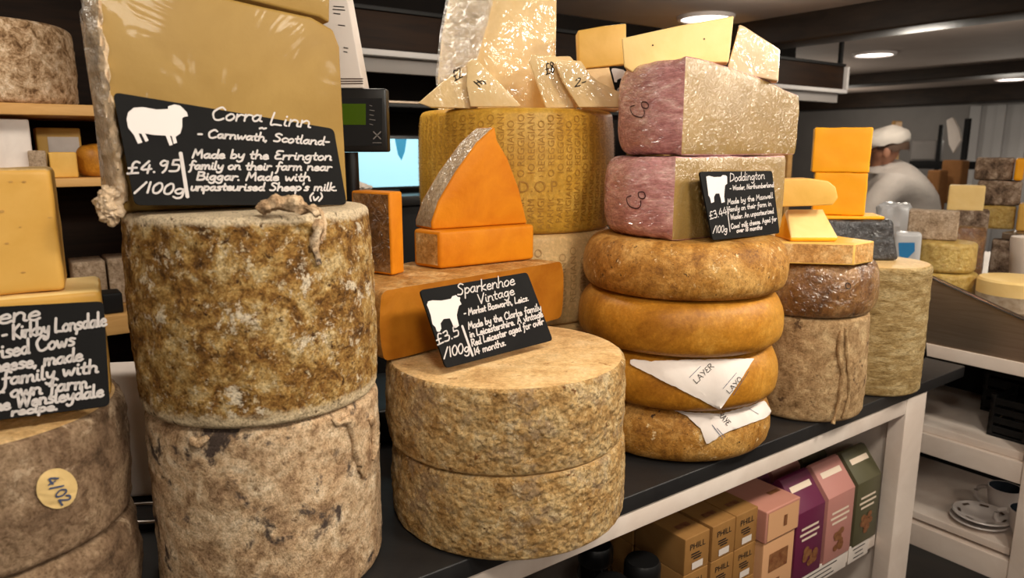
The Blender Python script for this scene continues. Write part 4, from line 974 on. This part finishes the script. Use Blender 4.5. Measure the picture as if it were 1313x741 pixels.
# two pale wedges
a1 = Vector((.575, 1.475, zE)); b1_ = Vector((.672, 1.475, zE))
P = [a1, b1_, b1_+Vector((.016, .03, .044)), b1_+Vector((.004, .045, .055)), a1+Vector((.03, .045, .052)), a1+Vector((.004, .02, .03))]
lowE = rbox_bm([a1, b1_, b1_+Vector((.0, .10, 0)), a1+Vector((.0, .10, 0)), a1+Vector((0, .0, .009)), b1_+Vector((.003, .0, .009)), b1_+Vector((.010, .10, .060)), a1+Vector((.024, .10, .060))], .004, 8, (1, 1, 1, 1, 1, 0))
rd = part_of(lowE, 1); o = props(obj('cheese_wedge', lowE, 'paste_pale'), 'pale wedge with sloping face on the brown-rinded slab', 'cheese'); obj('rind', rd, 'paste_bright', o)
P = [at_Y(x, y, 1.52) for x, y in ((985, 266), (985, 230), (1040, 229), (1062, 232), (1072, 240), (1075, 254), (1068, 263))]
zz = zE+.058
bm = prism_bm(P, Vector((.005, .06, 0)), .003, 3, sides=[0, 1, 1, 1, 1, 1, 1]); rd = part_of(bm, 1)
o = props(obj('cheese_wedge', bm, 'paste_gold'), 'yellow wedge with rounded grey end lying above the sloping pale wedge', 'cheese'); obj('rind', rd, 'rind_edge', o)

c8 = G3(.897, 1.735, ZW+.001)
wheel(c8, drum_prof(.116, .309, .008, .001, 60), ['rind_line', 'rind_hard_pale'], 'tall straight drum with ribbed fawn rind at the end of the worktop', 150, .0016, 60, 51, .002, name='cheese_truckle')
kb = [Vector((x, y, -.2695+EYE)) for x, y in ((.73, 1.745), (.948, 1.735), (.965, 1.86), (.735, 1.87))]
bm = rbox_bm(kb+[Vector((v.x-.02*(1 if v.x > .9 else -.2), v.y+.012, v.z+.098)) for v in kb], .010, 12, (0, 0, 0, 0, 0, 0)); roughen(bm, .003, 26, 3)
o = props(obj('waxed_cheese', bm, 'black_wax'), 'black waxed wedge in film under the bright orange blocks', 'cheese')
kt = [Vector((x, y, -.1710+EYE)) for x, y in ((.735, 1.765), (.912, 1.756), (.935, 1.86), (.738, 1.87))]
obj('cut_top', rbox_bm(kt+[v+Vector((0, 0, .008)) for v in kt], .003, 4), 'paste_bright', o)
zo = -.1622
for i, (x, w_, z0, h_, lab) in enumerate(((.822, .120, zo, .104, 'lower bright orange block on the black waxed wedge'), (.818, .130, zo+.1045, .108, 'upper bright orange block, topmost behind the yellow wedges'))):
    bm = box_bm(G3(x, 1.818, z0), w_, .075, h_, -.36, .004, 8, (1, 0, 0, 0, 0, 0)); roughen(bm, .0012, 30, i+3)
    rd = part_of(bm, 1); o = props(obj('cheese_block', bm, 'paste_bright'), lab, 'cheese', 'bright orange blocks'); obj('rind', rd, 'rind_edge', o)
be = Board('slate_sign', *[CT(1.30, .17, z_) if False else q for z_, q in ((0, at_s(1171, 413, 1.33)), (0, at_s(1185, 410, 1.33)), (0, at_s(1188, 456, 1.33)), (0, at_s(1170, 476, 1.33)))], 'dark slate sign standing half hidden behind the tall ribbed drum')
b = bmesh.new()
for k in range(4): pen(b, [be.place(1173+k, 428+k*9), be.place(1185, 424+k*9)], .003)
obj('handwriting', b, 'chalk', be.o, smooth=0)

# ================================================================== cheeses on the steel display counter
zT = -.4465
def disp(px0, py0, px1, s, label, name='cheese_block', m='rind_block', depth=.1, z=zT, r=.006, group=None, py1=None, cat='cheese', amp=.0015, yaw=None):
    """block on the display: left/right edges and top in the photo, standing at distance s"""
    a_ = at_s(px0, py0, s); b_ = at_s(px1, py0, s); c = (a_+b_)/2
    d = math.hypot(c.x, c.y); wid = (px1-px0)/F*(c-E0).dot(_fw); dirn = Vector((c.x, c.y, 0)).normalized()
    yw = math.atan2(-dirn.x, dirn.y) if yaw is None else yaw
    c2 = Vector((c.x, c.y, z+EYE))+dirn*depth/2
    bm = box_bm(c2, wid, depth, c.z-c2.z, yw, r, 8); roughen(bm, amp, 30, px0); return props(obj(name, bm, m), label, cat, group)
def dwheel(px, py0, R, s, label, m, z=zT, h=None, group=None, prof=None):
    c = at_s(px, py0, s); hh = h or c.z-z-EYE
    bm = lathe_bm(Vector((c.x, c.y, z+EYE)), (prof or drum_prof)(R, hh, .012), 72); roughen(bm, .0015, 40, px, .002); return props(obj('round_cheese', bm, [m, m]), label, 'cheese', group), z+hh
g1, zg = dwheel(1213, 347, .083, 1.72, 'gold meshed wheel on the display, lower of the pair', 'gold_foil', group='gold meshed wheels')
g2, zg2 = dwheel(1214, 309, .080, 1.722, 'gold meshed wheel on the display under the grey square block', 'gold_foil', z=zg+.001, group='gold meshed wheels')
disp(1170, 271, 1227, 1.70, 'grey square block resting on the gold meshed wheels', 'cheese_block', 'rind_block', .09, zg2+.0015)
bm = lathe_bm(Vector((0, 0, 0)), [(0, 0, 0), (.088, 0, 0), (.096, .010, 0), (.097, .050, 0), (.097, .086, 1), (.092, .092, 1), (0, .094, 1)], 72); c = at_s(1306, 355, 1.72); bmesh.ops.translate(bm, verts=bm.verts, vec=Vector((c.x, c.y, zT+EYE)))
M['print_side'] = mat('printed paper band', (186, 170, 150), .6, (150, 130, 106), 40, .2)
props(obj('round_cheese', bm, ['print_side', 'paste_pale']), 'flat pale topped wheel with printed band at the right edge of the display', 'cheese')
zR = -.255
re_ = empty('display_riser', CT(2.25, -.02, zT), 'narrow grey metal tier standing on the display counter', 'riser')
a = at_s(1252, 292, 2.2); tz = a.z-EYE
obj('tier_board', cbox_bm(2.12, 2.42, -.30, .17, tz-.022, tz), 'steel', re_)
for t in (-.26, .13): obj('leg', cbox_bm(2.24, 2.27, t-.012, t+.012, zT+.0005, tz-.0225), 'black_soft', re_)
def tier(px0, py0, px1, z, label, m, s=2.2, depth=.1, group=None): 
    return disp(px0, py0, px1, s, label, 'cheese_block', m, depth, z, .008, group)
q1 = tier(1262, 264, 1300, tz+.001, 'gold grey rinded cheese on the metal tier, bottom of its pile', 'gold_foil')
z2 = at_s(1280, 264, 2.2).z-EYE+.002
tier(1259, 232, 1307, z2, 'brown grey cheese in the middle of the pile on the metal tier', 'marble')
z3 = at_s(1280, 232, 2.2).z-EYE+.002
tt = tier(1256, 202, 1298, z3, 'grey rinded cheese with orange cut end on top of the pile on the tier', 'marble')
tier(1304, 203, 1314, z3, 'orange yellow cut piece beside the topmost grey rind on the tier', 'paste_bright', 2.2, .08)
tier(1310, 262, 1340, tz+.001, 'golden cut piece at the right edge of the metal tier', 'paste_gold', 2.2)
disp(1221, 238, 1261, 2.05, 'pale straw block standing in front of the metal tier', 'cheese_block', 'paste_pale', .08, at_s(1240, 271, 2.05).z-EYE)
disp(1229, 270, 1266, 2.05, 'dark marbled cheese under the pale straw block', 'cheese_block', 'marble', .10, zT)
disp(1228, 292, 1262, 1.9, 'dark brown rinded cheese just behind the gold meshed wheels', 'cheese_block', 'rind_brown', .06, zT)
disp(1275, 308, 1300, 2.12, 'dark marbled cheese below the metal tier', 'cheese_block', 'marble', .05, zT)
c = at_s(1322, 304, 1.98); bm = lathe_bm(Vector((c.x, c.y, zT+EYE)), [(0, 0, 0), (.040, 0, 0), (.046, .10, 0), (.052, c.z-zT-EYE-.01, 0), (.050, c.z-zT-EYE, 0), (.046, c.z-zT-EYE-.008, 0), (0, c.z-zT-EYE-.03, 0)], 40)
props(obj('white_tub', bm, 'card_white'), 'white tub cut off by the right edge above the pale topped wheel', 'tub')
tb = disp(1150, 298, 1181, 1.60, 'milky plastic tub with a blue label behind the tall ribbed drum', 'plastic_tub', 'clear_tub', .05, zT, .012, cat='tub')
sx = surface([tb]); b = bmesh.new(); dq = [(1152, 311), (1173, 311), (1173, 322), (1163, 332), (1153, 328)]
b.faces.new([b.verts.new(sx(x, y, .0012)[0]) for x, y in dq]); obj('label_print', b, 'blue_label', tb)
disp(1128, 262, 1168, 1.9, 'crumpled clear film bag behind the blue labelled tub', 'plastic_bag', 'clear_tub', .08, zT+.008, .02, cat='bag', amp=.01)

# ================================================================== goods on the shelf under the worktop
zsh = -.9915
UPV = Vector((0, 0, 1))
def gable(s0, w, t0, m, label, group):
    """card box with a slanted front top and a light folded flap"""
    d, h1, h2 = .105, .172, .236
    side = [(0, 0), (0, h1), (.045, h2-.008), (.052, h2), (.062, h2), (.10, h1+.01), (d, h1-.01), (d, 0)]
    bm = prism_bm([CT(s0, t0+a, zsh+z) for a, z in side], UX*w, .0015, 2)
    o = props(obj('gable_box', bm, m), label, 'box', group)
    sl = (NX*.045+UPV*(h2-.008-h1)).normalized()
    b = bmesh.new(); patch_quad(b, CT(s0+w/2, t0+.034, zsh+h1+.0415), UX, sl, w*.72, .014, .0012); obj('flap_strip', b, 'cream_print', o, smooth=0)
    b = bmesh.new()
    for k, f in enumerate((.62, .70, .55)): patch_quad(b, CT(s0+w*.48, t0, zsh+.128-k*.014), UX, UPV, w*f, .006, .0008)
    patch_quad(b, CT(s0+w/2, t0+.012, zsh+h1+.012), UX, sl, .008, .008, .0012)
    obj('front_print', b, 'cream_print', o, smooth=0)
    b = bmesh.new(); n = 11; c = CT(s0+w*.55, t0, zsh+.052)-NX*.0008
    for k in range(n):
        a = random.uniform(0, 6.28); rr = .028*math.sqrt(random.random()); cc_ = c+UX*(rr*math.cos(a))+UPV*(rr*math.sin(a)*1.1)-NX*(.0001*k)
        b.faces.new([b.verts.new(cc_+UX*(.011*math.cos(q))+UPV*(.009*math.sin(q))) for q in [2*math.pi*j/10 for j in range(10)]])
    obj('biscuit_picture', b, 'nut', o, smooth=0)
rows = ('in the front row', 'in the second row', 'in the back row')
for r in range(3):
    gable(1.090, .112, .04+.15*r, 'green_card', 'olive green gable box %s beside the end panel' % rows[r], 'gable boxes on the shelf')
    gable(.958, .118, .04+.15*r, 'rose_card', 'rose pink gable box %s between olive and plum' % rows[r], 'gable boxes on the shelf')
    gable(.832, .112, .04+.15*r, 'plum_card', 'dark plum gable box %s' % rows[r], 'gable boxes on the shelf')
def carton_front(o, s0, w, t, z, h):
    b = bmesh.new()
    patch_quad(b, CT(s0+w*.5, t, z+h*.62), UX, UPV, w*.6, h*.30); patch_quad(b, CT(s0+w*.5, t, z+h*.22), UX, UPV, w*.16, h*.2); obj('window_print', b, 'nut', o, smooth=0)
bm = cbox_bm(.700, .815, .035, .40, zsh, zsh+.150, .002); lo_ = props(obj('biscuit_carton', bm, 'peach_card'), 'peach carton with dark window prints under the long pink box', 'box'); carton_front(lo_, .700, .115, .0345, zsh, .15)
bm = cbox_bm(.695, .820, .030, .44, zsh+.151, zsh+.226, .003); up_ = props(obj('biscuit_carton', bm, 'pink_card'), 'long dusty pink box lying on the peach carton', 'box')
b = bmesh.new(); patch_quad(b, CT(.7575, .0297, zsh+.188), UX, UPV, .112, .066); patch = obj('front_panel', b, 'peach_card', up_, smooth=0)
b = bmesh.new(); patch_quad(b, CT(.765, .0288, zsh+.188), UX, UPV, .012, .026); obj('front_print', b, 'nut', up_, smooth=0)
b = bmesh.new(); patch_quad(b, CT(.79, .08, zsh+.2262), UX, NX, .04, .012); obj('top_print', b, 'nut', up_, smooth=0)
def kraft(s0, t0, z0, d, label):
    w, h = .074, .079
    o = props(obj('kraft_box', cbox_bm(s0, s0+w, t0, t0+d, z0, z0+h, .002), 'carton'), label, 'box', 'kraft boxes on the shelf')
    b = printed('PHILL', .019, CT(s0+w*.5, t0-.0004, z0+h*.72), UX, UPV)
    for k in range(3): patch_quad(b, CT(s0+w*(.42+.04*k), t0-.0004, z0+h*(.52-.07*k)), UX, UPV, w*(.34, .42, .3)[k], .003)
    obj('front_print', b, 'ink', o, smooth=0)
    b = bmesh.new(); patch_quad(b, CT(s0+w*.5, t0+d*.3, z0+h+.0003), UX, NX, w*.5, .014); obj('top_print', b, 'nut', o, smooth=0)
    b = bmesh.new(); patch_quad(b, CT(s0+w*.52, t0-.0006, z0+h*.18), UX, UPV, w*.44, .015); obj('paper_label', b, 'card_white', o, smooth=0)
places = ('left', 'middle', 'right')
for lev in range(3):
    for i, s0 in enumerate((.452, .535, .611)):
        for r in range(2):
            kraft(s0, .045+.14*r, zsh+.0795*lev, .135, 'kraft card box, %s of three, %s layer, %s row' % (places[i], ('bottom', 'middle', 'top')[lev], ('front', 'rear')[r]))
for i, (s, t, h) in enumerate(((.365, .075, .215), (.285, .075, .20), (.205, .09, .19), (.33, .17, .215), (.125, .08, .17))):
    e = empty('jar', CT(s, t, zsh), 'dark jar with black lid, %s' % ('nearest the kraft boxes', 'second from the kraft boxes', 'third from the kraft boxes', 'behind the front jars', 'last one before the buff wheels hide the shelf')[i], 'jar', 'black lidded jars on the shelf')
    obj('glass', lathe_bm(CT(s, t, zsh), [(0, 0, 0), (.033, 0, 0), (.036, .004, 0), (.036, h-.06, 0), (.030, h-.04, 0), (0, h-.04, 0)], 40), 'glass_dark', e)
    obj('lid', lathe_bm(CT(s, t, zsh+h-.0395), [(0, 0, 0), (.034, 0, 0), (.0355, .003, 0), (.0355, .030, 0), (.031, .038, 0), (0, .0395, 0)], 40), 'black', e)

# ================================================================== deep background: rack, person, bags
rk = empty('storage_rack', CT(2.6, 1.45, ZF), 'pine rack with small shelves behind the orange blocks', 'rack')
for s in (1.83, 1.95, 2.75): obj('upright', cbox_bm(s, s+.04, 1.40, 1.44, ZF, .18), 'pine', rk)
for z in (-.02, -.20, .135): obj('shelf', cbox_bm(1.995, 2.745, 1.42, 1.80, z-.02, z), 'pine', rk)
def at_rack(s, z, w, h, m, label, name='cheese_block', cat='cheese'):
    return props(obj(name, cbox_bm(s, s+w, 1.46, 1.60, z+.001, z+h, .006, 3), m), label, cat)
at_rack(2.10, .135, .36, .045, 'paste_gold', 'flat golden board-like box on top of the pine rack', 'flat_box', 'box')
at_rack(2.06, -.02, .10, .08, 'marble', 'small grey cheese on the upper shelf of the pine rack')
at_rack(2.20, -.02, .09, .05, 'card_white', 'small white packet on the upper shelf of the pine rack', 'packet', 'packet')
at_rack(2.07, -.20, .08, .07, 'black_wax', 'small dark cheese on the lower shelf of the pine rack')
at_rack(2.17, -.20, .07, .10, 'paste_gold', 'small golden cheese on the lower shelf of the pine rack')

fr = empty('black_rack', CT(4.9, 1.35, ZF), 'black metal rack in front of the grey wall panels behind the person', 'rack')
def fx(px, py, s=4.9): return at_s(px, py, s)
for px0, px1, py0, py1 in ((1237, 1244, 152, 330), (1204, 1208, 160, 330), (1166, 1240, 206, 216), (1160, 1240, 236, 246)):
    a_ = fx(px0, py0); b_ = fx(px1, py0); zb_ = fx(px0, py1).z; t0, t1 = sorted(((a_-ORG).dot(NX), (b_-ORG).dot(NX)))
    nm = 'upright' if py1 > 300 else 'shelf'
    obj(nm, cbox_bm(4.9, 4.93 if nm == 'upright' else 5.15, t0, t1, ZF if nm == 'upright' else zb_-EYE, a_.z-EYE), 'black_soft', fr)
def far_block(px0, py0, px1, py1, s, m, label, name, cat, depth=.12):
    pm_ = (py0+min(py1, py0+60))/2; a_ = fx(px0, pm_, s); b_ = fx(px1, pm_, s); t0, t1 = sorted(((a_-ORG).dot(NX), (b_-ORG).dot(NX))); a_ = fx(px0, py0, s); b_ = fx(px0, py1, s)
    return props(obj(name, cbox_bm(s, s+depth, t0, t1, b_.z-EYE, a_.z-EYE, .012, 3), m), label, cat)
far_block(1168, 180, 1200, 205, 4.95, 'grey_paint', 'grey plastic box on the black rack right of the cap', 'storage_box', 'box')
far_block(1205, 205, 1231, 260, 4.75, 'kraft_bag', 'tall brown paper bag behind the pale straw block', 'paper_bag', 'bag')
far_block(1186, 218, 1203, 275, 4.60, 'kraft_bag', 'shadowed brown paper bag close to the white coat', 'paper_bag', 'bag')
P = [fx(x, y, 4.7) for x, y in ((1213, 154), (1221, 150), (1229, 165), (1232, 180), (1222, 197), (1216, 185))]
props(obj('paper_sheet', prism_bm(P, UX*.03, .006), 'card_white'), 'white twisted paper hanging in front of the grey wall panel', 'paper')
far_block(1140, 155, 1145, 480, 5.2, 'pine', 'slim pine post rising beside the white cap', 'wooden_post', 'post')

def skinned(name, joints, edges, mat_, parent=None, org=None, sub=2, root=0):
    me = bpy.data.meshes.new(name); me.from_pydata([tuple(p) for p, r in joints], edges, []); o = bpy.data.objects.new(name, me); col.objects.link(o)
    m = o.modifiers.new('skin', 'SKIN'); m.use_smooth_shade = True
    for i, (p, r) in enumerate(joints):
        d = me.skin_vertices[0].data[i]; d.radius = r if isinstance(r, tuple) else (r, r); d.use_root = i == root
    s_ = o.modifiers.new('sub', 'SUBSURF'); s_.levels = s_.render_levels = sub
    dg = bpy.context.evaluated_depsgraph_get(); dg.update(); m2 = bpy.data.meshes.new_from_object(o.evaluated_get(dg)); bpy.data.objects.remove(o); bpy.data.meshes.remove(me)
    bm = bmesh.new(); bm.from_mesh(m2); bpy.data.meshes.remove(m2); bmesh.ops.recalc_face_normals(bm, faces=bm.faces); return obj(name, bm, mat_, parent, org, 80)
# the person: turned away, bent forward to the left over some work
hc = at_Y(1138, 197, 4.05); hx, hy, hz = hc
sx_ = at_Y(1146, 224, 4.10); px_ = at_Y(1148, 300, 4.18)
fwd = Vector((-.86, .50, 0)); rt = Vector((.50, .86, 0))
gz = 0.0
pel = Vector((px_.x+.02, px_.y, .93)); chest = Vector((sx_.x-.01, sx_.y, 1.24)); neck = Vector((sx_.x-.09, sx_.y-.01, 1.42)); head = Vector((hx-.005, hy, hz+.005))
J = [(pel, .13), (pel.lerp(chest, .5)+Vector((.02, 0, 0)), .125), (chest, .14), (neck, .055), (head, .085), (head+fwd*.03+Vector((0, 0, .06)), .075)]
E_ = [(0, 1), (1, 2), (2, 3), (3, 4), (4, 5)]
def limb(start, pts):
    i = start
    for p in pts: J.append(p); E_.append((i, len(J)-1)); i = len(J)-1
    return i
hands = []
for sg_ in (-1, 1):
    sh_ = chest+rt*(sg_*.19)+Vector((0, 0, .07)); el = sh_+fwd*.12+rt*(sg_*.06)+Vector((0, 0, -.27)); wr = el+fwd*.24-rt*(sg_*.06)+Vector((0, 0, -.02)); pa = wr+fwd*.08
    k = limb(2, [(sh_, .06), (el, .045), (wr, .030), (pa, (.040, .018))])
    for q in range(4):
        f0 = pa+fwd*.03+rt*((q-1.5)*.020); ln = (.032, .038, .036, .028)[q]
        limb(k, [(f0, .0095), (f0+fwd*ln+Vector((0, 0, -.008)), .009), (f0+fwd*ln*1.8+Vector((0, 0, -.03)), .008)])
    th_ = wr+fwd*.03-rt*(sg_*.035); limb(k-1 if False else k, [(th_+fwd*.02, .010), (th_+fwd*.055-rt*(sg_*.012)+Vector((0, 0, -.012)), .009)])
    hp = pel+rt*(sg_*.10)+Vector((0, 0, -.06)); kn = hp+fwd*.05+Vector((0, 0, -.42)); an = Vector((kn.x-fwd.x*.06, kn.y-fwd.y*.06, .09)); limb(0, [(hp, .095), (kn, .065), (an, .045), (an+fwd*.15+Vector((0, 0, -.05)), .035)])
person = skinned('person', J, E_, 'skin')
props(person, 'person in a white coat and white cap seen from behind, bending left', 'person')
# face
F0 = head+fwd*.075
bm = bmesh.new(); bmesh.ops.create_icosphere(bm, subdivisions=3, radius=1)
for v in bm.verts: v.co = head+fwd*(.105+v.co.x*.016)+Vector((0, 0, .0+v.co.z*.024))+rt*(v.co.y*.013)
obj('nose', bm, 'skin', person)
for sg_ in (-1, 1):
    bm = bmesh.new(); bmesh.ops.create_icosphere(bm, subdivisions=3, radius=1)
    for v in bm.verts: v.co = head+rt*(sg_*(.088+v.co.y*.008))-fwd*(.005+v.co.x*.018)+Vector((0, 0, v.co.z*.030))
    obj('ear', bm, 'skin', person)
bm = bmesh.new(); bmesh.ops.create_icosphere(bm, subdivisions=4, radius=1)
for v in bm.verts:
    d = v.co; v.co = head-fwd*.018+fwd*(d.x*.094)+rt*(d.y*.093)+Vector((0, 0, .028+d.z*.088))
bmesh.ops.delete(bm, geom=[v for v in bm.verts if (v.co-head).dot(fwd) > .05 and v.co.z < head.z+.05 or v.co.z < head.z+.005], context='VERTS'); obj('hair', bm, 'hair', person)
bm = bmesh.new(); bmesh.ops.create_icosphere(bm, subdivisions=4, radius=1); cz = head+Vector((0, 0, .062))
for v in bm.verts:
    d = v.co.copy(); zz = max(-.25, d.z); v.co = cz+fwd*(.012+d.x*.124)+rt*(d.y*.115)+Vector((0, 0, zz*.080+d.x*-.02+.012*noise.noise(d*2.4)))
obj('cap', bm, 'cap', person)
# coat over torso and arms
CJ = [(pel+Vector((0, 0, -.30)), (.225, .21)), (pel, (.225, .21)), (pel.lerp(chest, .55)+Vector((.03, 0, 0)), (.25, .22)), (chest+Vector((.0, 0, .02)), (.24, .21)), (neck.lerp(chest, .35), .125), (neck+Vector((.01, 0, -.01)), .085)]
CE = [(0, 1), (1, 2), (2, 3), (3, 4), (4, 5)]
for sg_ in (-1, 1):
    sh_ = chest+rt*(sg_*.20)+Vector((0, 0, .06)); el = sh_+fwd*.12+rt*(sg_*.07)+Vector((0, 0, -.27)); wr = el+fwd*.20-rt*(sg_*.05)+Vector((0, 0, -.02))
    i = 3
    for p in ((sh_, .095), (el, .075), (wr, .055)): CJ.append(p); CE.append((i, len(CJ)-1)); i = len(CJ)-1
cw = skinned('coat', CJ, CE, 'coat', person)
TJ = [(pel+Vector((0, 0, -.05)), .16)]; TE = []
for sg_ in (-1, 1):
    hp = pel+rt*(sg_*.10)+Vector((0, 0, -.12)); kn = hp+fwd*.05+Vector((0, 0, -.36)); an = Vector((kn.x-fwd.x*.06, kn.y-fwd.y*.06, .10)); i = 0
    for p in ((hp, .115), (kn, .085), (an, .07)): TJ.append(p); TE.append((i, len(TJ)-1)); i = len(TJ)-1
    bm = box_bm(Vector((an.x, an.y, .001))+fwd*.05, .10, .28, .085, math.atan2(fwd.y, fwd.x)-math.pi/2, .035, 5); obj('shoe', bm, 'black', person)
skinned('trousers', TJ, TE, 'trousers', person)
